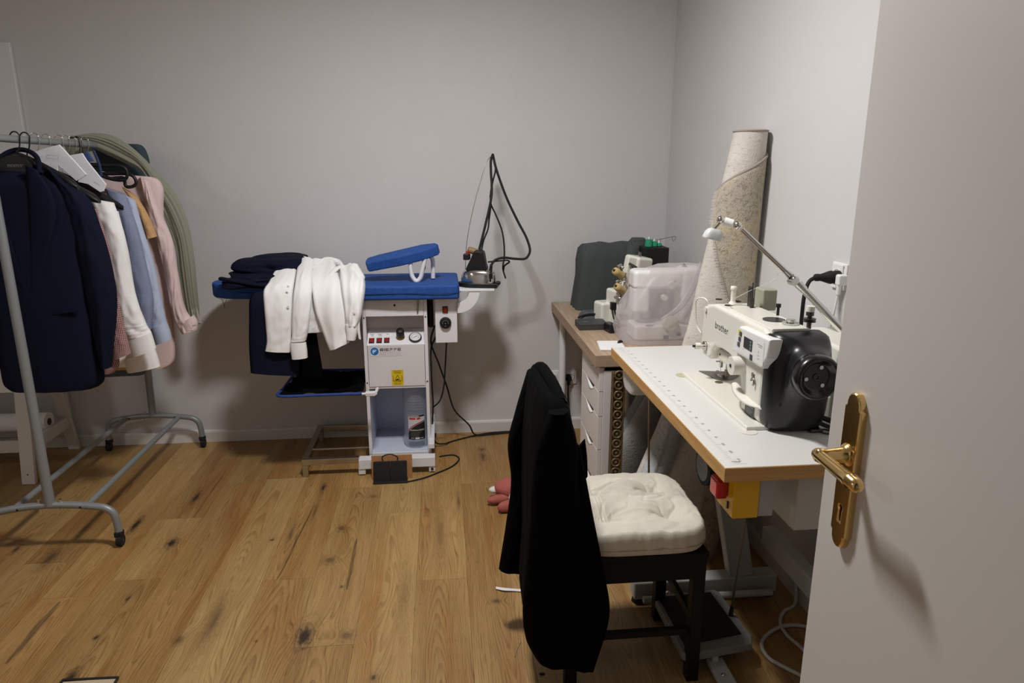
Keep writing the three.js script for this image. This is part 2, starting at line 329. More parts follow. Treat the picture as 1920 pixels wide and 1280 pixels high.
// ---------------------------------------------------------------- wall sockets with their plugs
function socket(pos, turn, label, two = 1, group) {
  const t = thing('wall_socket', label, 'socket', pos, turn, group);
  part('frame', box(.082 * two, .082, .009, 0, 0, .0045, .003), M.whitePlastic, t);
  for (let i = 0; i < two; i++) { const x = (i - (two - 1) / 2) * .072; part('insert', [box(.056, .056, .004, x, 0, .010, .002), at(lathe([[.0205, .0], [.0205, .004], [.0235, .004], [.0235, .0]], 28), x, 0, .0115, Math.PI / 2)], M.whitePlastic, t); }
  return t;
}
{
  const a = PZ(1035, 707, ZB), b = PZ(1064, 706, ZB);
  socket([a.x, a.y, ZB], 0, 'white wall socket left of the desk leg with a black plug');
  socket([b.x + .012, b.y, ZB], 0, 'white wall socket right of the desk leg, half hidden by it');
  for (const [p, lab, pts] of [[a, 'black plug and cord in the socket left of the desk leg', [[1034, 730], [1030, 752], [1022, 770]]], [b, 'black plug and cord in the socket right of the desk leg', [[1065, 735], [1066, 765], [1064, 790]]]]) {
    const t = thing('power_plug', lab, 'plug', [p.x, p.y, ZB + .012]);
    part('plug_body', [cylZ(.021, .03, 0, .0, .017, 24, .018), box(.02, .035, .022, 0, -.022, .022, .006)], M.rubber, t);
    wpart('cord', tube([V(p.x, p.y - .035, ZB + .034), ...pts.map(q => PZ(q[0], q[1], ZB + .03))], .0045, 30, 8), M.rubber, t);
  }
  const r = PX(1577, 517, XR); const s = socket([XR, r.y, r.z], -Math.PI / 2, 'white double wall socket above the sewing machine', 1);
  part('upper_insert', box(.056, .03, .004, 0, .022, .0125, .002), M.whitePlastic, s);
  const t = thing('power_plug', 'black angled plug with thick cord in the socket above the sewing machine', 'plug', [XR - .014, r.y - .002, r.z + .012]);
  part('plug_body', [lathe([[0, 0], [.021, 0], [.021, .012], [.019, .02], [.021, .026], [.020, .032], [.014, .05], [.0105, .062], [.0115, .066], [.0115, .076], [.009, .08], [0, .08]], 28).rotateZ(Math.PI / 2)], M.rubber, t);
  wpart('cord', tube([V(XR - .09, r.y - .002, r.z + .012), V(XR - .112, r.y - .012, r.z + .018), V(XR - .124, r.y - .05, r.z + .02), V(XR - .126, r.y - .12, r.z + .02), V(XR - .122, r.y - .24, r.z + .02), V(XR - .11, r.y - .345, r.z + .04)], .0062, 40, 10), M.rubber, t);
  const w = thing('white_plug', 'flat white plug with white cord beside the black plug', 'plug', [XR - .012, r.y - .005, r.z + .048]);
  part('plug_body', [box(.03, .034, .024, -.014, 0, 0, .006), cylY(.0065, .03, -.02, -.03, 0, 14, .008)], M.whitePlastic, w);
  wpart('cord', tube([V(XR - .032, r.y - .045, r.z + .048), V(XR - .034, r.y - .09, r.z + .044), V(XR - .03, r.y - .2, r.z + .02), V(XR - .02, r.y - .34, r.z + .02)], .0035, 30, 8), M.whitePlastic, w);
}

// ---------------------------------------------------------------- fabrics
const cloth = (c, r = .85, o = {}) => mat(c, r, { bumpMap: rep(weave, 60), bumpScale: .0004, ...o });
const ginghamTex = dataTex(64, 64, (x, y) => { const a = (x >> 3) & 1, b = (y >> 3) & 1; return a && b ? [84, 32, 36] : (a || b) ? [146, 94, 92] : [205, 186, 180]; });
const checkTex = dataTex(64, 64, (x, y) => { const a = (x >> 2) & 1, b = (y >> 2) & 1, n = 14 * (rnd() - .5); return a && b ? [92 + n, 101 + n, 134 + n] : (a || b) ? [124 + n, 133 + n, 162 + n] : [168 + n, 174 + n, 192 + n]; });
const navyTex = dataTex(64, 64, (x, y) => { const n = 6 * (rnd() - .5) + 2 * Math.sin((x + y) * .8); return [17 + n, 21 + n, 40 + n]; });
const C = {
  navy: mat(0xffffff, .82, { map: rep(navyTex, 14), bumpMap: rep(weave, 60), bumpScale: .0003, specularIntensity: .25 }),
  gingham: mat(0xffffff, .85, { map: rep(ginghamTex, 36) }),
  check: mat(0xffffff, .85, { map: rep(checkTex, 30) }),
  white: cloth(0xf0efee, .8), paper: mat(0xe6e5ea, .7), paleBlue: cloth(0xb4bfd6, .75), tan: cloth(0xc39a6c), pink: cloth(0xe0c8c6, .8), teal: cloth(0x35474f), steelBlue: cloth(0x4d5a68),
  greenNet: mat(0xa6a793, .95, { transmission: .35, thickness: 0 }),
  black: cloth(0x050505, .95, { specularIntensity: .15 }), blackFelt: mat(0x0b0b0c, .85), lining: mat(0x141a34, .7, { specularIntensity: .3 }),
};
const wrinkle = (seed, amp = .008, fu = 4, fv = 2) => (u, v, s) => amp * (ns(u * fu + seed, v * fv, s * 3 + seed) + .5 * ns(u * fu * 2.3, v * fv * 3 + seed, s + 9)) + amp * .5 * ns(u * fu * 1.5 + v * fv * 1.2, v * fv * .6 - u * fu * .5, seed + 3);

// ---------------------------------------------------------------- clothes rack
const RX = -1.575, RAIL_Y = 1.597, RZ0 = -2.705, RZ1 = -3.735;
{
  const t = thing('clothes_rack', 'grey tubular metal clothes rack on castors, full of garments', 'clothes rack', [RX, 0, (RZ0 + RZ1) / 2]);
  const zc = (RZ0 + RZ1) / 2;
  part('rail', rod([0, RAIL_Y - 0, RZ0 - zc + .12], [0, RAIL_Y - .01, RZ1 - zc - .03], .0135, .0135, 20), M.greyTube, t);
  for (const z of [RZ0, RZ1]) {
    part('upright', rod([0, .19, z - zc], [z === RZ0 ? -.004 : .02, RAIL_Y, z - zc], .0185, .016, 20), M.greyTube, t);
    const f = part('foot', tube([[-.243, .06, z - zc], [-.241, .1, z - zc], [-.232, .145, z - zc], [-.205, .168, z - zc], [-.16, .178, z - zc], [-.08, .188, z - zc], [0, .191, z - zc], [.08, .188, z - zc], [.16, .178, z - zc], [.205, .168, z - zc], [.232, .145, z - zc], [.241, .1, z - zc], [.243, .06, z - zc]], .0145, 72, 14), M.greyTube, t);
    for (const x of [-.02, .02]) part('bolt', [cylY(.006, .05, x * 2, .19, z - zc, 10)], M.chrome, f);
    for (const x of [-.118, .118]) part('plug_cap', sph(.005, x, .182, z - zc + .0135, 1, 1, .4, 10), M.black, f);
    for (const s of [-1, 1]) {
      const c = part('castor', [box(.03, .026, .034, s * .243, .052, z - zc, .006), cylX(.0235, .02, s * .246, .0245, z - zc + .004, 24)], M.rubber, t);
      part('hub', cylX(.008, .022, s * .246, .0245, z - zc + .004, 14), M.darkSteel, c);
    }
  }
  for (const x of [-.135, .138]) part('lower_bar', rod([x, .182, RZ0 - zc], [x, .182, RZ1 - zc], .0125, .0125, 18), M.greyTube, t);
}
// hanger: hook over the rail, body below it
function hanger(z, kind, label, group) {
  const t = thing('clothes_hanger', label, 'hanger', [RX, 0, z], 0, group);
  const hm = kind.hook === 'black' ? M.black : M.chrome, yb = kind.y ?? 1.50;
  const pts = [[-.004, RAIL_Y - .012, .002]];
  for (let i = 0; i <= 9; i++) { const a = Math.PI * (1.02 - i / 9 * 1.12); pts.push([.017 * Math.cos(a) + .002, RAIL_Y + .006 + .019 * Math.sin(a), 0]); }
  pts.push([.012, RAIL_Y - .03, 0], [.001, RAIL_Y - .052, 0], [0, yb + .02, 0], [0, yb, 0]);
  part('hook', tube(pts.slice(1), kind.hook === 'black' ? .0026 : .0017, 44, 8), hm, t);
  const rings = [], W = kind.w ?? .21, drop = kind.drop ?? .1, th = kind.th ?? .011;
  for (let i = -12; i <= 12; i++) {
    const s = i / 12, a = Math.abs(s), x = s * W, y = yb - .006 - drop * Math.pow(a, 1.25), w = th * (kind.wood ? 1 + .9 * a * a : 1), h = (kind.wood ? .02 : .006) * (1 - .15 * a) * (a > .98 ? .5 : 1);
    rings.push(ring(V(x, y, (kind.wood ? .012 * a * a : 0)), h, a > .98 ? w * .6 : w, 2.2, 12, V(0, 1, 0), V(0, 0, 1)));
  }
  part('arms', loft(rings), kind.body ?? C.blackFelt, t);
  return t;
}
// a garment hung on a hanger: torso given by half widths at heights, sleeve edges traced from the photograph
function hung(name, label, z, material, rows, o = {}) {
  const t = thing(name, label, o.category ?? 'shirt', [RX + (o.dx ?? 0), rows[rows.length - 1][0], z], 0, o.group);
  const X = RX + (o.dx ?? 0), L = rows.map(r => V(X - r[1], r[0], z)), R = rows.map(r => V(X + (r[2] ?? r[1]), r[0], z));
  wpart('body', puff(L, R, { n: V(0, 0, 1), nu: 22, nv: 56, front: o.front ?? (v => .01 + .014 * sstep(0, .3, v)), back: o.back ?? (v => .01 + .01 * sstep(0, .3, v)), pw: .35, fold: wrinkle(z * 31, o.amp ?? .006, 5, 1.6) }), material, t);
  return t;
}
function sleeve(t, z, Lp, Rp, material, o = {}) {
  const L = Lp.map(p => PZ(p[0], p[1], z + (p[2] ?? 0))), R = Rp.map(p => PZ(p[0], p[1], z + (p[2] ?? 0)));
  return wpart(o.name ?? 'sleeve', puff(L, R, { n: V(.15, 0, 1).normalize(), nu: 14, nv: o.nv ?? 60, front: o.front ?? .028, back: o.back ?? .02, pw: .5, fold: wrinkle(z * 17 + Lp[0][0], o.amp ?? .006, 3, 7) }), material, t);
}
const shirtRows = (hem, top = 1.505) => [[top, .045], [top - .02, .06], [top - .05, .12], [top - .09, .185], [top - .13, .212], [top - .2, .222], [top - .4, .225], [hem + .12, .23], [hem + .03, .225], [hem, .2]];

{ // navy suit jacket, front of the row
  const z = -2.88;
  hanger(z, { hook: 'black', wood: true, y: 1.535, drop: .11, w: .205, body: mat(0x0d0d0d, .45) }, 'black wooden suit hanger with pale lettering inside the navy jacket');
  const hg = scene.children[scene.children.length - 1];
  part('head', at(extr([[-.062, -.05], [.062, -.05], [.06, .0], [.045, .028], [.02, .038], [-.02, .038], [-.045, .028], [-.06, 0]], .014, .004), 0, 1.497, .012), mat(0x0d0d0d, .45), hg);
  const tx = canvasTex(512, 96, (g, w, h) => { g.fillStyle = '#0d0d0d'; g.fillRect(0, 0, w, h); g.fillStyle = '#77756f'; g.font = 'bold 78px serif'; g.textAlign = 'center'; g.textBaseline = 'middle'; g.fillText('PIEKFLY°', w / 2, h / 2, w * .96); });
  part('lettering', plate(.078, .0155, .004, 1.499, .0312), mat(0xffffff, .5, { map: tx }), hg);
  const t = hung('suit_jacket', 'dark navy suit jacket hanging open on a black wooden hanger', z, C.navy,
    [[1.49, .085], [1.475, .11], [1.44, .165], [1.40, .2], [1.34, .215], [1.2, .205], [1.0, .19], [.85, .192], [.72, .195], [.65, .19], [.625, .165]], { category: 'jacket', front: v => .02 + .05 * sstep(0, .25, v), back: v => .02 + .03 * sstep(0, .3, v), amp: .007 });
  sleeve(t, z + .012, [[92, 312], [118, 372], [138, 450], [158, 540], [170, 610], [190, 686]], [[118, 336], [166, 371], [191, 430], [211, 502], [220, 562], [210, 687]], C.navy, { front: .045, back: .035, amp: .007 });
  wpart('sleeve', puff([[-.2, 1.42], [-.25, 1.3], [-.275, 1.1], [-.28, .9], [-.27, .72]].map(p => V(RX + p[0], p[1], z)), [[-.15, 1.38], [-.17, 1.25], [-.175, 1.1], [-.165, .9], [-.17, .72]].map(p => V(RX + p[0], p[1], z)), { n: V(0, 0, 1), front: .045, back: .035, fold: wrinkle(5, .006, 3, 6) }), C.navy, t);
  // collar and lapels
  wpart('collar', tube([V(RX - .1, 1.46, z + .05), V(RX - .075, 1.515, z + .01), V(RX - .03, 1.552, z - .02), V(RX + .02, 1.556, z - .02), V(RX + .07, 1.53, z + .005), V(RX + .095, 1.47, z + .05)], .009, 50, 10), C.navy, t);
  for (const s of [-1, 1]) wpart('lapel', puff([[.06 * s, 1.50], [.052 * s, 1.42], [.04 * s, 1.3], [.02 * s, 1.15], [.004 * s, 1.02]].map(p => V(RX + p[0], p[1], z + .07)), [[.098 * s, 1.48], [.135 * s, 1.4], [.14 * s, 1.33], [.09 * s, 1.18], [.02 * s, 1.02]].map(p => V(RX + p[0], p[1], z + .066)), { n: V(0, 0, 1), front: .006, back: .012, nu: 8, nv: 24, pw: .3 }), C.navy, t);
  wpart('lining', puff([[-.044, 1.435], [-.04, 1.3], [-.01, 1.05]].map(p => V(RX + p[0], p[1], z + .052)), [[.044, 1.435], [.04, 1.3], [.01, 1.05]].map(p => V(RX + p[0], p[1], z + .052)), { n: V(0, 0, 1), front: .004, back: .03, nu: 6, nv: 16 }), C.lining, t);
  const a = PZ(90, 589, z + .068), b = PZ(148, 581, z + .062);
  wpart('pocket_welt', bar(a, b, .012, .006, V(0, 1, 0), .002), C.navy, t);
  for (let i = 0; i < 4; i++) { const p = PZ(194 + i * .6, 636 + i * 9, z + .052); wpart('button', cylZ(.006, .004, p.x, p.y, p.z, 14), M.black, t); }
}
{ // gingham shirt on its own black hanger
  const z = -2.945;
  hanger(z, { hook: 'black', wood: true, y: 1.49, w: .245, drop: .12, th: .013, body: mat(0x101010, .5) }, 'black wooden hanger carrying the red gingham shirt');
  const t = hung('gingham_shirt', 'red and white small gingham shirt between the navy jacket and the white shirts', z, C.gingham, shirtRows(.66, 1.46));
  sleeve(t, z, [[140, 372], [165, 460], [190, 560], [203, 620], [208, 676]], [[181, 392], [203, 456], [222, 560], [238, 630], [246, 661]], C.gingham, { amp: .005 });
}
const collarCard = (t, pts, z, th = .006, m = C.paper) => { const P = pts.map(p => PZ(p[0], p[1], z)); const o = P[0]; const g = extr(P.map(p => [p.x - o.x, p.y - o.y]), th, .0012, 1); return wpart('collar', g.translate(o.x, o.y, z - th), m, t); };
{ // two white shirts with stiff paper collars
  const z = -3.02;
  hanger(z + .01, { hook: 'chrome', wood: true, y: 1.485, w: .2, drop: .115 }, 'black hanger with chrome hook under the first white shirt', 'chrome hooked shirt hangers');
  const t = hung('dress_shirt', 'white dress shirt with a stiff paper collar band, just behind the gingham shirt', z, C.white, shirtRows(.68, 1.47));
  const s = sleeve(t, z, [[160, 372], [192, 446], [212, 540], [222, 606], [237, 638]], [[214, 380], [234, 440], [252, 540], [273, 604], [284, 622]], C.white, { amp: .008, front: .034 });
  sleeve(t, z + .004, [[236, 637], [241, 654], [247, 670]], [[284, 622], [289, 638], [293, 652]], C.white, { name: 'cuff', nv: 10, amp: .001, front: .032 });
  const c1 = collarCard(t, [[63, 285], [88, 277], [111, 271], [136, 298], [162, 327], [150, 336], [143, 339], [109, 310], [106, 330], [87, 318], [66, 303]], z + .05);
  const tx = canvasTex(256, 96, (g, w, h) => { g.fillStyle = '#e6e5ea'; g.fillRect(0, 0, w, h); g.strokeStyle = '#9a9aa2'; g.lineWidth = 5; g.strokeRect(8, 14, w - 16, h - 28); g.fillStyle = '#8a8a92'; g.fillRect(16, 24, 60, 7); });
  const q = PZ(98, 294, z + .0515); wpart('printed_box', plate(.044, .017, q.x, q.y, q.z, 0, 0, -.1), mat(0xffffff, .7, { map: tx }), c1);
}
{
  const z = -3.10;
  hanger(z + .01, { hook: 'chrome', wood: true, y: 1.475, w: .235, drop: .12, th: .014 }, 'black hanger with chrome hook under the second white shirt, tip showing', 'chrome hooked shirt hangers');
  const t = hung('dress_shirt', 'white dress shirt with long double cuff, hanging before the blue checked shirt', z, C.white, shirtRows(.645, 1.45));
  sleeve(t, z, [[180, 390], [210, 470], [228, 560], [236, 620], [231, 677]], [[222, 396], [240, 466], [257, 560], [279, 618], [290, 655]], C.white, { amp: .007 });
  sleeve(t, z + .003, [[230, 675], [234, 688], [239, 699]], [[290, 650], [296, 668], [301, 686]], C.white, { name: 'cuff', nv: 10, amp: .001 });
  collarCard(t, [[131, 291], [154, 287], [162, 300], [199, 346], [194, 358], [188, 360], [165, 345], [146, 341], [150, 330]], z + .06);
  const tx = canvasTex(128, 32, (g, w, h) => { g.fillStyle = '#e6e5ea'; g.fillRect(0, 0, w, h); g.fillStyle = '#77767c'; g.font = '20px sans-serif'; for (let i = 0; i < 9; i++) g.fillRect(8 + i * 12, 10, 7, 12); });
  const q = PZ(182, 344, z + .0615); wpart('printed_mark', plate(.03, .007, q.x, q.y, q.z, 0, 0, -.55), mat(0xffffff, .7, { map: tx }), t);
}
{
  const z = -3.2;
  hanger(z + .01, { hook: 'chrome', wood: true, y: 1.44, w: .23, drop: .11 }, 'dark hanger with chrome hook under the blue checked shirt', 'chrome hooked shirt hangers');
  const t = hung('checked_shirt', 'blue and white fine checked shirt in the middle of the rack', z, C.check, shirtRows(.72, 1.43));
  sleeve(t, z, [[196, 352], [226, 430], [238, 500], [254, 560], [270, 612]], [[236, 366], [258, 426], [276, 500], [288, 560], [285, 616]], C.check, { amp: .004 });
}
{
  const z = -3.255;
  hanger(z + .01, { hook: 'chrome', y: 1.44, w: .2, drop: .1 }, 'thin hanger with chrome hook under the pale blue shirt', 'chrome hooked shirt hangers');
  const t = hung('pale_blue_shirt', 'plain pale blue shirt with turned cuff behind the checked shirt', z, C.paleBlue, shirtRows(.74, 1.42));
  sleeve(t, z, [[225, 362], [246, 430], [266, 500], [277, 560], [282, 616]], [[254, 376], [269, 430], [288, 490], [301, 550], [313, 604]], C.paleBlue, { amp: .006 });
  sleeve(t, z + .004, [[281, 614], [286, 630], [291, 646]], [[313, 603], [319, 619], [323, 634]], C.paleBlue, { name: 'cuff', nv: 10, amp: .001, front: .034 });
}
{
  const z = -3.31;
  hanger(z + .01, { hook: 'chrome', y: 1.45, w: .2, drop: .1 }, 'thin hanger with chrome hook under the tan shirt', 'chrome hooked shirt hangers');
  const t = hung('tan_shirt', 'tan short sleeved shirt between the pale blue and the pink shirt', z, C.tan, shirtRows(.575, 1.44), { dx: -.02 });
  sleeve(t, z, [[228, 350], [252, 385], [264, 415], [274, 448]], [[258, 370], [274, 395], [286, 420], [295, 443]], C.tan, { amp: .003, front: .03 });
}
{
  const z = -3.36;
  const t = hung('dark_top', 'dark slate garment whose hem shows below the tan shirt', z, C.steelBlue, shirtRows(.53, 1.40), { dx: -.06, category: 'garment' });
  hanger(z + .01, { hook: 'chrome', y: 1.41, w: .18, drop: .1 }, 'thin hanger with chrome hook under the dark slate garment', 'chrome hooked shirt hangers');
}
{
  const z = -3.42;
  hanger(z + .01, { hook: 'chrome', y: 1.475, w: .22, drop: .09 }, 'thin hanger with chrome hook under the pink shirt', 'chrome hooked shirt hangers');
  const t = hung('pink_shirt', 'pale pink crumpled shirt beside the green net fabric', z, C.pink,
    [[1.475, .05], [1.462, .09, .12], [1.455, .14, .2], [1.44, .2, .29], [1.4, .22, .31], [1.3, .225, .30], [1.1, .225, .29], [.9, .225, .285], [.7, .225, .28], [.57, .225, .262], [.54, .2, .22]], { amp: .01 });
  sleeve(t, z + .035, [[262, 330], [276, 400], [297, 470], [312, 540], [326, 600], [341, 626]], [[280, 338], [300, 395], [322, 445], [335, 515], [349, 580], [372, 612]], C.pink, { amp: .012, front: .032 });
  sleeve(t, z + .04, [[338, 606], [341, 616], [342, 626]], [[364, 590], [371, 602], [371, 616]], C.pink, { name: 'cuff', nv: 8, amp: .001 });
  const q = PZ(364, 610, z + .075); wpart('buttonhole', bar(V(q.x - .009, q.y - .003, q.z), V(q.x + .009, q.y + .003, q.z), .002, .001, V(0, 1, 0), 0), M.black, t);
}
{ // two empty black hangers with rounded ends, facing out
  for (const [dz, pts, lab] of [[-3.335, [[120, 304], [150, 308], [200, 311], [228, 312], [236, 317], [238, 331], [232, 337], [200, 333], [176, 320], [150, 306]], 'empty black plastic hanger lying over the shirts, upper one'], [-3.36, [[150, 318], [190, 325], [243, 327], [252, 333], [255, 344], [247, 350], [236, 349], [232, 334], [206, 334], [190, 326]], 'empty black plastic hanger lying over the shirts, lower one']]) {
    const z = dz + .06, P = pts.map(p => PZ(p[0], p[1], z));
    const t = thing('plastic_hanger', lab, 'hanger', [P[3].x, P[3].y, z]);
    wpart('bow', tube(P, .0074, 110, 8), M.black, t);
    const q = [V(RX + .014, RAIL_Y + .002, dz), V(RX + .009, RAIL_Y + .024, dz), V(RX - .008, RAIL_Y + .02, dz)], e = P[1];
    wpart('hook', tube([q[2], q[1], q[0], V(RX + .02, RAIL_Y - .04, dz + .02), V((RX + e.x) / 2, (RAIL_Y + e.y) / 2 - .02, dz + .04), e], .0026, 40, 8), M.black, t);
  }
  // striped lanyard strap
  const z = -3.29, t = thing('striped_strap', 'blue striped strap looped beside the empty black hangers', 'strap', PZ(170, 300, z));
  wpart('band', puff([[154, 288], [160, 296], [164, 303]].map(p => PZ(p[0], p[1], z)), [[166, 284], [172, 294], [178, 303]].map(p => PZ(p[0], p[1], z)), { n: V(0, 0, 1), front: .003, back: .003, nu: 5, nv: 8, pw: .2 }), mat(0x3f5486, .8), t);
  wpart('band', puff([[172, 280], [180, 300], [186, 320], [187, 333]].map(p => PZ(p[0], p[1], z + .08)), [[178, 282], [186, 300], [191, 318], [192, 330]].map(p => PZ(p[0], p[1], z + .08)), { n: V(0, 0, 1), front: .003, back: .003, nu: 5, nv: 12, pw: .2 }), mat(0x2b3a63, .8), t);
}
{ // dark teal garment bag end and the green net over the end of the rail
  const z = -3.66, t = hung('teal_jacket', 'dark teal jacket mostly hidden behind the green net', z, C.teal, [[1.60, .06, .1], [1.598, .08, .135], [1.585, .1, .155], [1.53, .14, .172], [1.42, .16, .165], [1.2, .17, .16], [1.0, .16, .16], [.85, .15, .15]], { category: 'jacket', amp: .006, front: .03, back: .02 });
  const zg = -3.56, g = thing('green_net', 'sheer sage green net fabric thrown over the end of the rail', 'fabric', PZ(350, 600, zg));
  const Lp = [[128, 262], [140, 268], [170, 276], [205, 292], [241, 309], [267, 322], [295, 375], [315, 424], [330, 470], [334, 520], [342, 572], [352, 606]], Rp = [[140, 254], [155, 251], [182, 249], [209, 253], [234, 266], [260, 287], [300, 328], [330, 364], [350, 408], [363, 470], [371, 550], [376, 606]];
  const zz = i => zg + (i < 4 ? .06 - .012 * i : .02);
  const P1 = Lp.map((p, i) => PZ(p[0], p[1], zz(i))), P2 = Rp.map((p, i) => PZ(p[0], p[1], zz(i)));
  wpart('drape', puff(P1, P2, { n: V(.2, 0, 1).normalize(), nu: 36, nv: 90, front: .026, back: .03, pw: .45, fold: (u, v, s) => .006 * ns(u * 9 + 1.5 * ns(v * 2, 4), v * 1.6, s) + .004 * ns(u * 24, v * 2.2, s + 4) + .006 * Math.sin(u * 11 + 5 * ns(v * 1.5, u)) }), C.greenNet, g);
  const q = PZ(150, 262, -3.42); wpart('drape', puff([[118, 268], [126, 285], [136, 300], [150, 305]].map(p => PZ(p[0], p[1], -3.5)), [[150, 258], [165, 270], [176, 290], [182, 305]].map(p => PZ(p[0], p[1], -3.5)), { n: V(0, 0, 1), front: .03, back: .03, fold: wrinkle(3, .006) }), C.greenNet, g);
  const tg = thing('price_tag', 'small printed care tag on the edge of the green net', 'tag', PZ(368, 592, zg + .045));
  const tx = canvasTex(64, 128, (c, w, h) => { c.fillStyle = '#c3bdba'; c.fillRect(0, 0, w, h); c.fillStyle = '#8a8280'; for (let i = 0; i < 13; i++) c.fillRect(8, 30 + i * 7, 30 + ((i * 37) % 18), 3); });
  const tm = mat(0xffffff, .7, { map: tx }); part('label', box(.03, .075, .0012, 0, 0, 0, 0).rotateZ(.2), tm, tg);
}

// lumpy superellipsoid (folded cloth, pads, plush)
function lump(cx, cy, cz, rx, ry, rz, e = 3, amp = .003, seed = 1, seg = 36, freq = 9) {
  const g = new THREE.SphereGeometry(1, seg, Math.round(seg * .7)), p = g.attributes.position;
  for (let i = 0; i < p.count; i++) {
    const x = p.getX(i), y = p.getY(i), z = p.getZ(i), k = Math.pow(Math.abs(x) ** e + Math.abs(y) ** e + Math.abs(z) ** e, -1 / e);
    const n = 1 + amp / Math.min(rx, ry, rz) * fbm(x * k * rx * freq + seed, y * k * ry * freq * 2, z * k * rz * freq);
    p.setXYZ(i, cx + x * k * rx * n, cy + y * k * ry * n, cz + z * k * rz * n);
  }
  g.computeVertexNormals(); const nn = g.attributes.normal;   // seam
  return g;
}
// cloth piece traced edge by edge with a depth for every row
function traced(t, name, Lp, Rp, zs, material, o = {}) {
  return wpart(name, puff(Lp.map((p, i) => PZ(p[0], p[1], zs[i])), Rp.map((p, i) => PZ(p[0], p[1], zs[i])), { nu: 16, nv: 56, front: .018, back: .006, fold: wrinkle(Lp[0][0] * .37 + Lp[0][1], .005, 3, 4), pw: .4, ...o }), material, t);
}
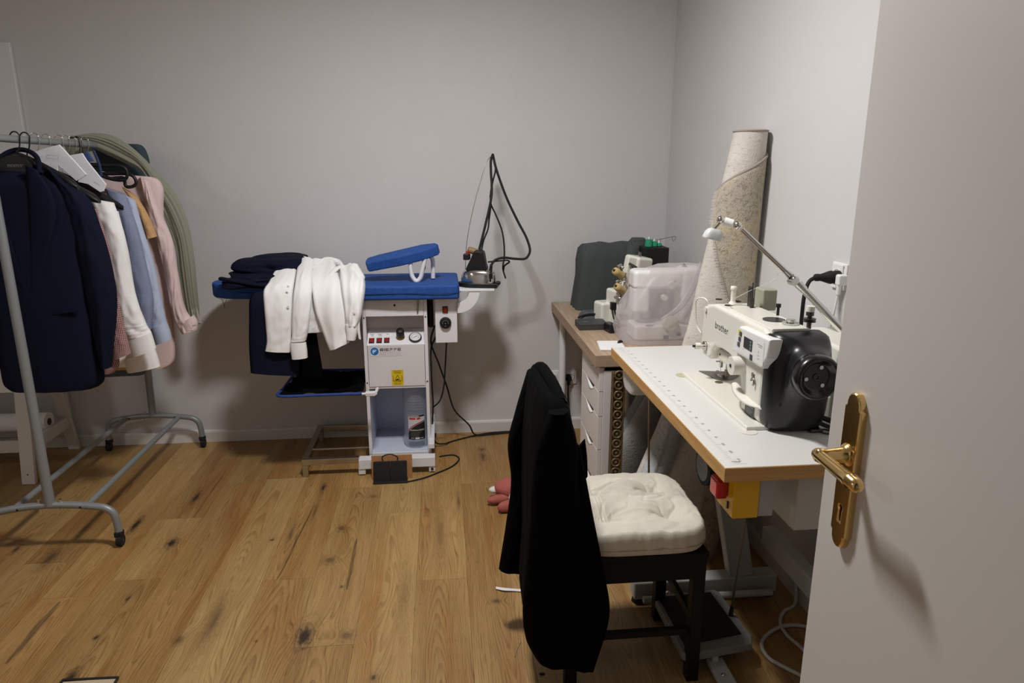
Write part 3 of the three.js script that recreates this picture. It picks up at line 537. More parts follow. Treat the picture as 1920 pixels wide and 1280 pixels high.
// ---------------------------------------------------------------- ironing station
const blueTex = dataTex(128, 128, (x, y) => { const n = 7 * fbm(x / 14, y / 14) + 8 * (rnd() - .5); return [26 + n, 74 + n, 148 + n]; });
const bluePad = mat(0xffffff, .78, { map: rep(blueTex, 4), bumpMap: rep(noiseBump, 12), bumpScale: .0015 });
const redLens = mat(0xa31c1c, .25, { clearcoat: .6 });
{
  const t = thing('ironing_station', 'white steam ironing station with long blue padded board', 'ironing table', [-.24, 0, -3.5]);
  const x0 = -.394, x1 = -.081, zf = -3.375, zb = -3.72, W = M.whiteMetal;
  // housing: two sides, back, floor, roof, frame posts
  const cab = wpart('cabinet', [bx(x0, x0 + .012, .07, .882, zb, zf, .001), bx(x1 - .012, x1, .07, .882, zb, zf, .001), bx(x0, x1, .07, .882, zb - .01, zb, .001), bx(x0, x1, .062, .074, zb, zf, .001), bx(x0, x1, .418, .430, zb, zf - .004, .001), bx(x0, x1, .87, .882, zb, zf, .001),
    bx(x0, x0 + .016, .07, .882, zf - .003, zf + .002, .001), bx(x1 - .016, x1, .07, .882, zf - .003, zf + .002, .001)], W, t);
  wpart('inner_lining', [bx(x0 + .0125, x0 + .0135, .076, .417, zb, zf - .01, 0), bx(x1 - .0135, x1 - .0125, .076, .417, zb, zf - .01, 0), bx(x0 + .013, x1 - .013, .076, .417, zb + .0005, zb + .0015, 0), bx(x0 + .013, x1 - .013, .0745, .0757, zb, zf - .012, 0)], mat(0xc9d0e0, .5), cab);
  wpart('front_panel', bx(x0 + .018, x1 - .018, .43, .640, zf - .006, zf + .0005, .001), mat(0xd9d6d8, .42), t);
  wpart('top_panel', bx(x0 + .017, x1 - .017, .788, .868, zf - .006, zf + .003, .001), W, t);
  wpart('recess_back', bx(x0 + .013, x1 - .013, .69, .79, zf - .1, zf - .094, .001), mat(0xcfc9cb, .45), t);
  const cp = wpart('control_panel', bar(V((x0 + x1) / 2, .641, zf), V((x0 + x1) / 2, .702, zf - .092), x1 - x0 - .03, .004, V(1, 0, 0), .001), W, t);
  // a frame on the sloped panel: u to the right, s up the slope
  const A = V(x0 + .015, .641, zf), S = V(0, .061, -.092), Sn = S.clone().normalize(), N = V(0, .092, .061).normalize();
  const onPanel = (u, s, h = 0) => A.clone().add(V(u, 0, 0)).addScaledVector(Sn, s).addScaledVector(N, h);
  const orient = g => g.applyMatrix4(new THREE.Matrix4().makeBasis(V(1, 0, 0), Sn, N));
  const place = (g, u, s, h) => { const p = onPanel(u, s, h); return orient(g).translate(p.x, p.y, p.z); };
  for (let i = 0; i < 3; i++) { const b = wpart('rocker_switch', place(box(.026, .032, .006, 0, 0, 0, .001), .022 + i * .037, .03, .004), M.black, t); wpart('lens', [place(box(.018, .022, .006, 0, 0, 0, .002), .022 + i * .037, .03, .0065)], redLens, b); }
  const tx = canvasTex(320, 64, (g, w, h) => { g.fillStyle = '#e4e3e2'; g.fillRect(0, 0, w, h); g.fillStyle = '#6a6a72'; g.font = '17px sans-serif'; g.textAlign = 'center'; [[52, 34], [50, 44], [26, 0]].forEach((a, i) => { g.fillRect(50 + i * 105 - a[0] / 2, 16, a[0], 8); g.fillRect(58 + i * 105 - a[1] / 2, 38, a[1], 8); }); });
  wpart('switch_label', place(new THREE.PlaneGeometry(.118, .028), .062, .068, .0028), mat(0xffffff, .5, { map: tx }), cp);
  // regulator knob
  const kb = wpart('regulator', [place(lathe([[0, 0], [.02, 0], [.021, .006], [.015, .01], [.015, .016], [0, .016]], 24).rotateX(Math.PI / 2), .163, .05, .002)], mat(0xb58a4a, .3, { metalness: 1 }), t);
  wpart('knob', place(lathe([[0, 0], [.018, 0], [.020, .004], [.020, .03], [.0175, .038], [.012, .041], [0, .042]], 20).rotateX(Math.PI / 2), .163, .05, .016), M.black, kb);
  // pressure gauge
  const gz = wpart('pressure_gauge', place(lathe([[0, 0], [.031, 0], [.032, .008], [.030, .012], [.027, .013], [.0265, .010], [0, .010]], 40).rotateX(Math.PI / 2), .236, .042, .002), M.darkSteel, t);
  const gx = canvasTex(256, 256, (g) => { g.fillStyle = '#d9dadb'; g.fillRect(0, 0, 256, 256); g.strokeStyle = '#555'; g.lineWidth = 5; g.beginPath(); g.arc(128, 128, 96, 2.3, 7.1); g.stroke(); for (let i = 0; i <= 10; i++) { const a = 2.3 + i * .48; g.beginPath(); g.moveTo(128 + 74 * Math.cos(a), 128 + 74 * Math.sin(a)); g.lineTo(128 + 96 * Math.cos(a), 128 + 96 * Math.sin(a)); g.stroke(); } g.strokeStyle = '#111'; g.lineWidth = 12; g.beginPath(); g.moveTo(84, 160); g.lineTo(178, 100); g.stroke(); });
  wpart('dial', place(new THREE.CircleGeometry(.0262, 40), .236, .042, .0135), mat(0xffffff, .3, { map: gx }), gz);
  // stickers
  const lg = canvasTex(640, 200, (g, w, h) => { g.fillStyle = '#d6d0d2'; g.fillRect(0, 0, w, h); g.fillStyle = '#e8eef4'; g.beginPath(); g.arc(102, 100, 90, 0, 7); g.fill(); g.fillStyle = '#1b6fb8'; g.beginPath(); g.arc(102, 100, 81, 0, 7); g.fill(); g.fillStyle = '#eef2f6'; g.beginPath(); g.moveTo(68, 68); g.lineTo(146, 68); g.lineTo(136, 84); g.lineTo(60, 84); g.fill(); g.beginPath(); g.moveTo(60, 94); g.lineTo(126, 94); g.lineTo(116, 110); g.lineTo(56, 110); g.fill(); g.beginPath(); g.arc(76, 130, 11, 0, 7); g.fill();
    g.fillStyle = '#17171b'; g.font = 'bold 74px sans-serif'; g.textBaseline = 'middle'; const bl = (x, segs) => segs.forEach(s => g.fillRect(x + s[0], 42 + s[1], s[2], s[3]));
    bl(212, [[0, 0, 14, 54], [0, 0, 60, 12], [0, 21, 60, 12], [0, 42, 60, 12], [48, 0, 14, 54]]); bl(290, [[0, 0, 15, 54]]); bl(322, [[0, 0, 14, 54], [0, 0, 60, 12], [0, 21, 60, 12], [0, 42, 60, 12]]);
    bl(398, [[8, 0, 58, 12], [4, 21, 50, 12], [0, 42, 14, 12]]); bl(478, [[8, 0, 58, 12], [4, 21, 50, 12], [0, 42, 14, 12]]); bl(560, [[0, 0, 14, 54], [0, 0, 60, 12], [0, 21, 60, 12], [0, 42, 60, 12]]);
    g.fillStyle = '#5c6470'; g.font = '34px sans-serif'; 'FARINELLI'.split('').forEach((c, i) => g.fillText(c, 212 + i * 46, 124)); g.font = '26px sans-serif'; 'MADE IN ITALY'.split('').forEach((c, i) => g.fillText(c, 212 + i * 32, 160)); });
  wpart('maker_sticker', plate(.158, .05, (x0 + .026) + .079, .612, zf + .0012), mat(0xffffff, .4, { map: lg }), t, 'maker sticker with blue round emblem');
  const wn = canvasTex(192, 256, (g, w, h) => { g.fillStyle = '#d8bb1e'; g.fillRect(0, 0, w, h); g.fillStyle = '#6a5a10'; g.font = '15px sans-serif'; g.textAlign = 'center'; for (const [w2, y2] of [[130, 16], [110, 34], [120, 52], [128, 216], [104, 234]]) g.fillRect(96 - w2 / 2, y2, w2, 7); g.strokeStyle = '#1a1608'; g.lineWidth = 7; g.lineJoin = 'round'; g.beginPath(); g.moveTo(96, 86); g.lineTo(150, 192); g.lineTo(42, 192); g.closePath(); g.stroke(); g.fillStyle = '#1a1608'; g.beginPath(); g.ellipse(92, 160, 26, 12, -.4, 0, 7); g.fill(); g.fillRect(62, 172, 34, 8); g.beginPath(); g.ellipse(118, 176, 14, 8, .6, 0, 7); g.fill(); for (const x of [24, 168]) { g.fillRect(x - 3, 96, 6, 80); g.beginPath(); g.moveTo(x - 9, 172); g.lineTo(x + 9, 172); g.lineTo(x, 192); g.fill(); } });
  wpart('warning_sticker', plate(.058, .08, -.236, .4745, zf + .0012), mat(0xffffff, .4, { map: wn }), t, 'yellow warning sticker with black triangle');
  for (const [x, y] of [[x0 + .008, .782], [x1 - .008, .782], [x0 + .008, .452], [x1 - .008, .452]]) wpart('screw', cylZ(.0036, .003, x, y, zf + .003, 12), M.darkSteel, t);
  wpart('peg_hole_shade', cylZ(.0055, .002, -.236, .842, zf + .0035, 16), M.black, t);  // solid black disc: the shade of a peg hole given as colour
  wpart('latch_rod', [bar(V(-.122, .875, zf + .008), V(-.126, .802, zf + .008), .007, .004, V(1, 0, 0), .001), cylZ(.005, .008, -.123, .845, zf + .009, 12)], M.steel, t);
  // padded board
  const prof = [[.072, -3.325], [.072, -3.735]]; const plan = [];
  plan.push([.068, -3.318], [.078, -3.335], [.078, -3.72], [.066, -3.737]);
  for (let i = 0; i <= 4; i++) plan.push([mix(-.05, -.75, i / 4), mix(-3.74, -3.72, i / 4)]);
  for (let i = 0; i <= 14; i++) { const a = Math.PI / 2 + i / 14 * Math.PI; plan.push([-.98 + .155 * Math.cos(a), -3.565 - .145 * Math.sin(a)]); }
  plan.push([-.78, -3.385], [-.5, -3.335], [-.2, -3.318]);
  const bd = extr(plan.map(p => [p[0], -p[1]]), .046, .012, 4).rotateX(-Math.PI / 2).translate(0, .887, 0);
  const pos = bd.attributes.position; for (let i = 0; i < pos.count; i++) { const x = pos.getX(i), y = pos.getY(i), z = pos.getZ(i); if (y > .92) pos.setY(i, y + .002 * fbm(x * 9, z * 9)); }
  wpart('padded_board', uvBox(bd), bluePad, t, 'blue padded ironing board');
  wpart('board_seam', tube([[.079, .908, -3.72], [.0795, .908, -3.33], [.066, .908, -3.3165], [-.2, .908, -3.3165], [-.5, .908, -3.3335], [-.78, .908, -3.3835], [-.98, .908, -3.419]], .0016, 80, 6), mat(0x0f2f66, .8), t);
  wpart('drawstring', [tube([PZ(414, 556, -3.42), PZ(418, 566, -3.42), PZ(421, 575, -3.42), PZ(417, 580, -3.42), PZ(420, 583, -3.42), PZ(423, 579, -3.42), PZ(420, 572, -3.42), PZ(424, 563, -3.42), PZ(424, 557, -3.42)], .0012, 60, 6), tube([PZ(403, 556, -3.45), PZ(412, 560, -3.44), PZ(420, 562, -3.43), PZ(418, 556, -3.43)], .001, 24, 6)], mat(0x6a6156, .9), t);
  wpart('board_frame', [bx(x0 + .02, x1 - .02, .878, .888, -3.70, -3.36, .001), bx(-.98, x0, .866, .886, -3.60, -3.5, .002)], W, t);
  // sleeve arm
  const ap = []; for (const p of [[-.185, .02], [-.178, .052], [-.12, .066], [.1, .06], [.165, .03], [.178, .0], [.17, -.03], [.09, -.062], [-.02, -.064], [-.178, -.035], [-.186, -.01]]) ap.push(p);
  const ag = extr(ap, .034, .008, 3).rotateX(-Math.PI / 2).rotateX(.16).rotateZ(.225).translate(-.185, 1.048, -3.47);
  wpart('sleeve_board', uvBox(ag), bluePad, t, 'small blue padded sleeve board');
  wpart('sleeve_bracket', [tube([[770, 484], [770, 505], [774, 520], [781, 527], [788, 521], [792, 506], [797, 484]].map(p => PZ(p[0], p[1], -3.43)), .015, 50, 10, false, .75), tube([[796, 482], [803, 478], [810, 484], [812, 500], [812, 521]].map(p => PZ(p[0], p[1], -3.5)), .015, 40, 10, false, .75)], W, t);
  wpart('hook_strap', tube([[793, 484], [796, 492], [797, 502], [794, 508]].map(p => PZ(p[0], p[1], -3.425)), .003, 20, 6), M.black, t);
  // control box, iron rest
  const cb = wpart('control_box', bx(-.042, .066, .646, .882, -3.5, zf - .004, .003), W, t);
  const b = wpart('rocker_switch', box(.026, .032, .006, .008, .815, zf - .001, .001), M.black, t); wpart('lens', box(.018, .024, .006, .008, .815, zf + .0015, .002), redLens, b);
  const dx = canvasTex(256, 256, (g) => { g.fillStyle = '#101010'; g.fillRect(0, 0, 256, 256); g.fillStyle = '#c8c6c0'; g.font = 'bold 26px sans-serif'; g.textAlign = 'center'; g.textBaseline = 'middle'; for (let i = 0; i < 7; i++) { const a = Math.PI * (1 + i / 6); g.beginPath(); g.arc(128 + 84 * Math.cos(a), 122 + 84 * Math.sin(a), 8, 0, 7); g.fill(); } g.fillRect(116, 196, 24, 10); g.beginPath(); g.arc(128, 128, 10, 0, 7); g.fill(); });
  const kn = wpart('dial_knob', at(lathe([[0, 0], [.029, 0], [.029, .006], [.025, .016], [.022, .018], [0, .018]], 36), .008, .748, zf - .004, Math.PI / 2), M.black, t); wpart('dial_print', at(new THREE.CircleGeometry(.0225, 36), .008, .748, zf + .0145), mat(0xffffff, .4, { map: dx }), kn);
  const arc = []; for (let i = 0; i <= 16; i++) { const a = -i / 16 * Math.PI / 2; arc.push([.11 * Math.cos(a), .11 * Math.sin(a)]); } for (let i = 16; i >= 0; i--) { const a = -i / 16 * Math.PI / 2; arc.push([.058 * Math.cos(a), .058 * Math.sin(a)]); }
  wpart('iron_rest', [bx(.06, .25, .905, .915, -3.56, -3.36, .002), extr(arc, .02, .001).translate(.068, .908, -3.385)], W, t);
  // tray
  const rim = wpart('tray_rim', tube([V(-.40, .437, -3.25), V(-.6, .437, -3.25), V(-.775, .436, -3.25), V(-.798, .437, -3.262), V(-.79, .44, -3.35), V(-.765, .452, -3.6), V(-.74, .453, -3.615), V(-.40, .45, -3.615)], .0075, 110, 8), mat(0x1d3f86, .7), t);
  wpart('tray_hinge', [rod([-.41, .436, -3.25], [-.345, .436, -3.25], .006), box(.05, .024, .02, -.36, .434, -3.255, .006), rod([-.336, .436, -3.25], [-.336, .425, -3.36], .008)], W, t);
  const g = new THREE.PlaneGeometry(1, 1, 40, 30), gp = g.attributes.position;
  for (let i = 0; i < gp.count; i++) { const u = gp.getX(i) + .5, v = gp.getY(i) + .5; const x = mix(mix(-.79, -.765, v), -.398, u), z = mix(-3.255, -3.61, v); gp.setXYZ(i, x, .441 - .028 * Math.sin(Math.PI * u) * Math.sin(Math.PI * v) + .012 * fbm(u * 3, v * 6) + .01 * v, z); }
  g.computeVertexNormals(); wpart('tray_cloth', g, C.black, t);
  // base
  wpart('base_beam', [bx(-.437, -.06, .036, .085, -3.325, -3.27, .002), bx(-.092, -.06, .006, .04, -3.32, -3.275, .002), bx(-.44, -.406, .006, .04, -3.32, -3.275, .002), bx(-.09, -.062, .12, .145, -3.74, -3.3, .002), bx(-.09, -.06, .036, .1, -3.78, -3.72, .002)], W, t);
  wpart('base_foot', [cylY(.012, .008, -.076, .004, -3.297), cylY(.012, .008, -.423, .004, -3.297), bx(-.095, -.06, 0, .036, -3.78, -3.74, .002)], M.rubber, t);
  wpart('foot_bolt', cylZ(.007, .004, -.076, .022, -3.272, 14), M.darkSteel, t);
  wpart('outrigger', [bx(-.715, -.437, .062, .092, -3.315, -3.285, .002), bx(-.715, -.40, .062, .092, -3.77, -3.74, .002), bx(-.715, -.685, .062, .092, -3.74, -3.315, .002), bx(-.714, -.686, 0, .062, -3.314, -3.286, .002), bx(-.714, -.686, 0, .062, -3.769, -3.741, .002), rod([-.69, .078, -3.45], [-.40, .078, -3.45], .006)], mat(0xb9b3aa, .24, { metalness: 1 }), t);
  wpart('side_pump', [bx(-.08, -.052, .70, .87, -3.62, -3.48, .01)], M.black, t);
  // cord support wand
  wpart('support_wand', tube([[872, 522], [875, 457], [887, 392], [901, 340], [914, 301], [924, 290]].map((p, i) => PZ(p[0], p[1], -3.5 - .02 * i)), .0016, 70, 6), M.steel, t);
  // power cords down to the wall
  wpart('power_cord', [
    tube([V(.012, .646, -3.44), PZ(836, 665, -3.46), PZ(834, 700, -3.5), PZ(832, 725, -3.52), PZ(824, 752, -3.55), PZ(811, 764, -3.58)], .004, 50, 8),
    tube([PZ(815, 610, -3.6), PZ(808, 640, -3.62), PZ(822, 680, -3.62), PZ(838, 725, -3.64), PZ(852, 768, -3.66), PZ(880, 797, -3.7), V(.16, .02, -3.72), V(.26, .006, -3.75), V(.36, .006, -3.765), V(.5, .006, -3.76)], .0045, 90, 8),
    tube([PZ(818, 630, -3.6), PZ(809, 650, -3.58), PZ(809, 700, -3.57), PZ(812, 760, -3.57), PZ(811, 800, -3.58), PZ(818, 830, -3.6), V(-.01, .012, -3.62), V(.02, .005, -3.66), V(.12, .005, -3.72), V(.24, .005, -3.77), V(.45, .005, -3.79)], .0042, 100, 8)], M.rubber, t);
}
{ // foot switch on a piece of cardboard, leaning on the base
  const t = thing('cardboard_sheet', 'brown cardboard square leaning on the foot of the ironing station', 'cardboard', [-.272, 0, -3.225]);
  part('sheet', at(box(.198, .118, .006, 0, .059, 0, .0015), 0, 0, 0, -.18), mat(0xa9784a, .9, { bumpMap: rep(noiseBump, 6), bumpScale: .0008 }), t);
  const p = thing('foot_pedal', 'black double foot pedal in front of the cardboard square', 'pedal', [-.278, 0, -3.19]);
  for (const s of [-1, 1]) part('treadle', at(box(.08, .1, .014, s * .041, .052, 0, .003), 0, 0, 0, -.2), M.rubber, p);
  part('base', box(.165, .008, .05, 0, .004, .0, .002), M.rubber, p);
  part('loop_cable', tube([[-.035, .1, -.02], [-.036, .122, -.022], [-.015, .133, -.022], [.012, .133, -.022], [.036, .118, -.022], [.036, .1, -.02]], .0032, 40, 8), M.rubber, p);
  wpart('cable', tube([V(-.25, .012, -3.185), V(-.22, .006, -3.17), V(-.13, .005, -3.2), V(-.05, .005, -3.26), V(.03, .005, -3.34), V(.062, .005, -3.43), V(.035, .005, -3.475), V(-.02, .005, -3.47), V(-.04, .006, -3.46)], .0036, 90, 8), M.rubber, p);
}
{ // clear water bottle in the open compartment
  const c = PZ(776, 850, -3.5), t = thing('water_bottle', 'large clear plastic bottle with black label standing inside the ironing station', 'bottle', [-.156, .0758, -3.475]);
  const pf = [[0, .002], [.05, .0], [.062, .006], [.066, .02], [.066, .06]]; for (let i = 0; i < 7; i++) { const y = .2 + i * .015; pf.push([.066, y], [.0635, y + .004], [.066, y + .008]); } pf.push([.066, .312], [.058, .328], [.036, .334], [.03, .337], [.03, .342], [.033, .343], [.033, .347], [.029, .348], [.029, .352]);
  const bg = lathe(pf, 48), bp = bg.attributes.position; for (let i = 0; i < bp.count; i++) { const x = bp.getX(i), y = bp.getY(i), z = bp.getZ(i), r = Math.hypot(x, z); if (r > .045) { const k = 1 + (.0014 * fbm(x * 60, y * 90, z * 60) - (y < .07 ? .003 * Math.abs(Math.sin(Math.atan2(z, x) * 5)) : 0)) / r; bp.setXYZ(i, x * k, y, z * k); } } bg.computeVertexNormals();
  part('bottle_body', bg, mat(0xeef2f7, .08, { transmission: .86, thickness: 0, ior: 1.5, specularIntensity: 1 }), t);
  part('cap', cylY(.026, .02, 0, .36, 0, 28), mat(0x3d4a8c, .4), t);
  const tx = canvasTex(320, 400, (g, w, h) => { g.fillStyle = '#c9cacd'; g.fillRect(0, 0, w, h); for (let i = 0; i < 220; i++) { g.fillStyle = i % 3 ? '#b4b6ba' : '#8e9096'; g.fillRect(rnd() * w, rnd() * h * .6, 5, 4); } g.fillStyle = '#1d1c22'; g.fillRect(6, 4, 308, 30); g.fillStyle = '#d8d8da'; g.font = 'bold 22px sans-serif'; for (let i = 0; i < 9; i++) g.fillRect(14 + i * 22, 12, 14, 14); g.fillStyle = '#b3262a'; g.font = 'bold italic 46px sans-serif'; g.fillRect(24, 46, 120, 30); g.beginPath(); g.ellipse(200, 60, 40, 17, -.1, 0, 7); g.fill();
    g.strokeStyle = '#9c2326'; g.lineWidth = 16; g.beginPath(); g.moveTo(0, 270); g.quadraticCurveTo(70, 150, 320, 104); g.stroke(); g.fillStyle = '#17140f'; g.beginPath(); g.moveTo(0, 400); g.lineTo(0, 290); g.quadraticCurveTo(80, 160, 320, 116); g.lineTo(320, 400); g.fill(); g.fillStyle = '#dcd9d4'; g.font = 'bold 30px sans-serif'; g.fillText('Destilliertes WASSER', 40, 256, 262); g.fillStyle = '#6f675f'; g.font = '15px sans-serif'; for (let i = 0; i < 5; i++) g.fillRect(50, 276 + i * 17, 200 - (i * 29) % 60, 5); g.fillStyle = '#d6d3ce'; g.fillRect(130, 362, 80, 30); g.beginPath(); g.arc(66, 376, 9, 0, 7); g.arc(98, 376, 9, 0, 7); g.fill(); g.fillRect(224, 372, 60, 10); });
  const lb = new THREE.CylinderGeometry(.0668, .0668, .135, 24, 1, true, -.62, 1.35).translate(0, .118, 0);
  part('paper_label', lb, mat(0xffffff, .5, { map: tx, side: THREE.FrontSide }), t, 'black, red and silver label');
}
{ // steam iron on its rest, hoses hung from the wand
  const t = thing('steam_iron', 'chrome and black steam iron standing on the white iron rest', 'iron', [.172, .9155, -3.45], -.22);
  const sole = s => { const q = [[.105, .0], [.104, .052 * s], [-.01, .055 * s]]; const out = [[.105 * 1, .052 * s], [0, .055 * s]]; for (let i = 0; i <= 8; i++) { const a = i / 8; out.push([mix(-.02, -.115, a), .055 * s * Math.cos(a * Math.PI / 2)]); } const low = out.map(p => [p[0], -p[1]]).reverse(); return [...out, ...low.slice(1)]; };
  part('soleplate', at(extr(sole(1), .016, .003), 0, .002, 0, -Math.PI / 2), M.black, t);
  const rg = [], lv = [[.018, 1, 1.1], [.034, 1, 1.1], [.056, .97, 1.06], [.072, .9, .98], [.082, .76, .84], [.086, .6, .66]];
  for (const [y, a, b] of lv) { const r = []; for (let i = 0; i < 32; i++) { const q = i / 32 * Math.PI * 2, c = Math.cos(q), s = Math.sin(q), e = 3; const k = Math.pow(Math.abs(c) ** e + Math.abs(s) ** e, -1 / e); const x = c * k * .088 * a + .006, w = .044 * b * (x < 0 ? 1 - Math.pow(-x / .1, 2) * .75 : 1); r.push(V(x, y, s * k * w)); } rg.push(r); }
  part('boiler_shell', loft(rg), M.chrome, t);
  const hp = [[-.05, .078], [.05, .078], [.051, .095], [.045, .11], [.038, .155], [.034, .172], [.02, .182], [-.004, .182], [-.016, .17], [-.026, .145], [-.044, .11], [-.054, .09]];
  part('handle', at(extr(hp, .05, .01, 3), 0, 0, -.025), M.black, t);
  part('grip', at(lathe([[0, -.04], [.013, -.038], [.016, -.02], [.016, .03], [.012, .038], [0, .04]], 20), -.01, .172, 0, 0, 0, Math.PI / 2 - .3), mat(0x8a6f4c, .55), t);
  part('steam_button', cylY(.007, .014, -.045, .168, .012, 14), mat(0xb3221d, .4), t);
  part('switch_block', box(.032, .03, .036, -.05, .148, .012, .005), M.black, t);
  part('heel_bracket', [box(.02, .012, .03, .108, .022, .02, .003), rod([.07, .03, .04], [.078, .11, .04], .005), box(.016, .03, .012, .075, .06, .042, .003)], M.black, t);
  const H = (pts, r, zs) => tube(pts.map((p, i) => PZ(p[0], p[1], Array.isArray(zs) ? mix(zs[0], zs[1], i / (pts.length - 1)) : zs)), r, 110, 8);
  const h = thing('iron_hose', 'black steam hose and cables of the iron, looped over the wand', 'hose', PZ(924, 290, -3.6));
  wpart('steam_hose', H([[924, 289], [930, 315], [950, 371], [971, 415], [988, 448], [993.5, 471], [986, 484], [966, 485], [943, 483], [928, 488], [920, 500], [920, 518]], .0062, [-3.6, -3.41]), M.rubber, h);
  wpart('steam_hose', H([[924, 289], [920.5, 301], [920.5, 322], [922, 347], [921, 371], [910, 422], [897, 474]], .0062, [-3.6, -3.45]), M.rubber, h);
  wpart('cable', H([[925, 291], [929, 317], [924, 340], [920, 362], [920, 385], [917, 411], [915, 429], [907, 450], [902, 474]], .0042, [-3.6, -3.45]), M.rubber, h);
  wpart('cable', H([[919, 366], [921, 384], [929, 401], [941, 432], [945, 457], [945.5, 481], [943, 503], [948, 522]], .0042, [-3.56, -3.5]), M.rubber, h);
  wpart('cable', H([[944, 506], [946, 498], [955, 491], [952, 488], [935, 489], [915, 491]], .0042, [-3.5, -3.44]), M.rubber, h);
}
{ // navy trousers folded on the board, one leg hanging
  const t = thing('navy_trousers', 'dark navy trousers folded on the left end of the ironing board, legs hanging down', 'trousers', [-.85, .933, -3.5]);
  wpart('folded_part', [lump(-.885, .952, -3.47, .15, .02, .13, 4, .005, 1), lump(-.88, .978, -3.485, .15, .022, .13, 4, .006, 2), lump(-.845, 1.02, -3.54, .15, .045, .125, 3.4, .010, 3, 48, 7), lump(-.8, 1.04, -3.58, .13, .032, .09, 3.4, .008, 5, 40, 7)], C.navy, t);
  wpart('waistband', tube([V(-1.04, .975, -3.42), V(-1.03, .985, -3.365), V(-.95, .972, -3.35), V(-.85, .955, -3.345), V(-.74, .95, -3.335)], .014, 50, 8, false, .7), C.navy, t);
  traced(t, 'trouser_leg', [[474, 548], [468, 562], [467, 600], [467, 650], [470, 699]], [[585, 548], [572, 575], [563, 620], [561, 660], [561, 704]], [-3.31, -3.292, -3.29, -3.288, -3.285], C.navy, { front: .02, back: .012, nv: 40, fold: wrinkle(8, .004, 3, 1) });
  const b = PZ(475, 503, -3.42); wpart('button_loop', tube([PZ(473, 503, -3.43), PZ(476, 505, -3.428), PZ(480, 503.5, -3.43)], .0014, 12, 6), mat(0x74788a, .6), t);
  const k = thing('black_trousers', 'black trousers hanging beside the navy ones, foot resting on the cloth tray', 'trousers', [-.62, .45, -3.33]);
  traced(k, 'trouser_leg', [[552, 556], [548, 600], [546, 650], [551, 690], [556, 706]], [[600, 556], [592, 600], [596, 640], [602, 675], [607, 706]], [-3.325, -3.33, -3.335, -3.34, -3.36], C.black, { front: .014, back: .014, nv: 40 });
}
{ // white shirt thrown over the board
  const t = thing('white_shirt', 'crumpled white dress shirt draped over the front of the ironing board', 'shirt', [-.6, .935, -3.35]);
  const W = C.white, zt = [-3.55, -3.45, -3.34, -3.285, -3.262, -3.256, -3.254, -3.254];
  traced(t, 'front_panel', [[536, 489], [516, 507], [503, 530], [494, 545], [495, 575], [498, 610], [500, 640], [497, 658]], [[558, 488], [556, 505], [553, 525], [550, 545], [548, 575], [547, 610], [546, 635], [545, 660]], zt, W, { front: .014, back: .01, fold: wrinkle(2.2, .006, 2.5, 4) });
  for (const [x, y] of [[540, 537], [540, 575], [539, 613]]) { const p = PZ(x, y, -3.246); wpart('button', cylZ(.0055, .003, p.x, p.y, p.z, 14), M.whitePlastic, t); }
  traced(t, 'sleeve', [[558, 490], [556, 508], [553, 530], [550, 550], [548, 580], [547, 610], [547, 630], [545, 640]], [[590, 490], [588, 508], [586, 530], [585, 550], [583, 580], [580, 605], [577, 625], [574, 638]], [-3.54, -3.44, -3.33, -3.28, -3.258, -3.252, -3.25, -3.25], W, { front: .024, back: .012 });
  traced(t, 'cuff', [[544, 642], [545, 658], [547, 673]], [[574, 641], [576, 655], [577, 670]], [-3.248, -3.246, -3.246], W, { front: .02, back: .014, nv: 10, fold: null });
  traced(t, 'back_panel', [[583, 500], [582, 540], [579, 580], [577, 605], [575, 624]], [[606, 500], [606, 540], [606, 580], [606, 605], [606, 622]], [-3.5, -3.31, -3.288, -3.285, -3.285], W, { front: .008, back: .006, nv: 30 });
  traced(t, 'front_panel', [[584, 490], [583, 510], [583, 532], [585, 555], [591, 585], [602, 615], [611, 640], [618, 657]], [[628, 490], [634, 510], [640, 532], [645, 555], [649, 585], [652, 610], [654, 628], [656, 641]], zt, W, { front: .02, back: .01, fold: (u, v, s) => .009 * ns(u * 3.5 + v * 3, v * 4, s) + .006 * Math.sin(u * 9 + v * 5) });
  for (const [x, y] of [[589, 504], [589, 536]]) { const p = PZ(x, y, y < 520 ? -3.44 : -3.31); wpart('button', cylZ(.0055, .003, p.x, p.y, p.z, 14), M.whitePlastic, t); }
  traced(t, 'sleeve', [[634, 502], [636, 515], [638, 532], [641, 550], [645, 575], [647, 595], [649, 610]], [[676, 505], [682, 518], [685, 532], [684, 550], [680, 575], [677, 595], [671, 610]], [-3.5, -3.42, -3.33, -3.275, -3.252, -3.246, -3.244], W, { front: .026, back: .01, fold: (u, v, s) => .009 * Math.sin(u * 14 + v * 3) * .6 + .007 * ns(u * 4, v * 5, s) });
  traced(t, 'cuff', [[647, 608], [649, 622], [650, 636]], [[671, 608], [670, 622], [667, 637]], [-3.24, -3.238, -3.238], W, { front: .02, back: .012, nv: 10, fold: null });
  traced(t, 'cuff_edge', [[668, 600], [669, 618], [672, 634]], [[676, 590], [675, 612], [677, 636]], [-3.25, -3.25, -3.25], W, { front: .008, back: .008, nv: 10, nu: 8, fold: null });
  { const p = PZ(664, 586, -3.222); wpart('button', cylZ(.005, .003, p.x, p.y, p.z, 14), M.whitePlastic, t); }
  // crumpled top: ridges and collar standing up
  const ridge = (pts, r, zs) => wpart('fold', tube(pts.map((p, i) => PZ(p[0], p[1], zs[i])), u => r * (.55 + .45 * Math.sin(Math.PI * u)), 36, 10, false, .6), W, t);
  ridge([[552, 489], [564, 486], [578, 490], [592, 500]], .02, [-3.6, -3.58, -3.55, -3.48]);
  ridge([[594, 498], [612, 490], [632, 494], [644, 506]], .024, [-3.5, -3.56, -3.56, -3.48]);
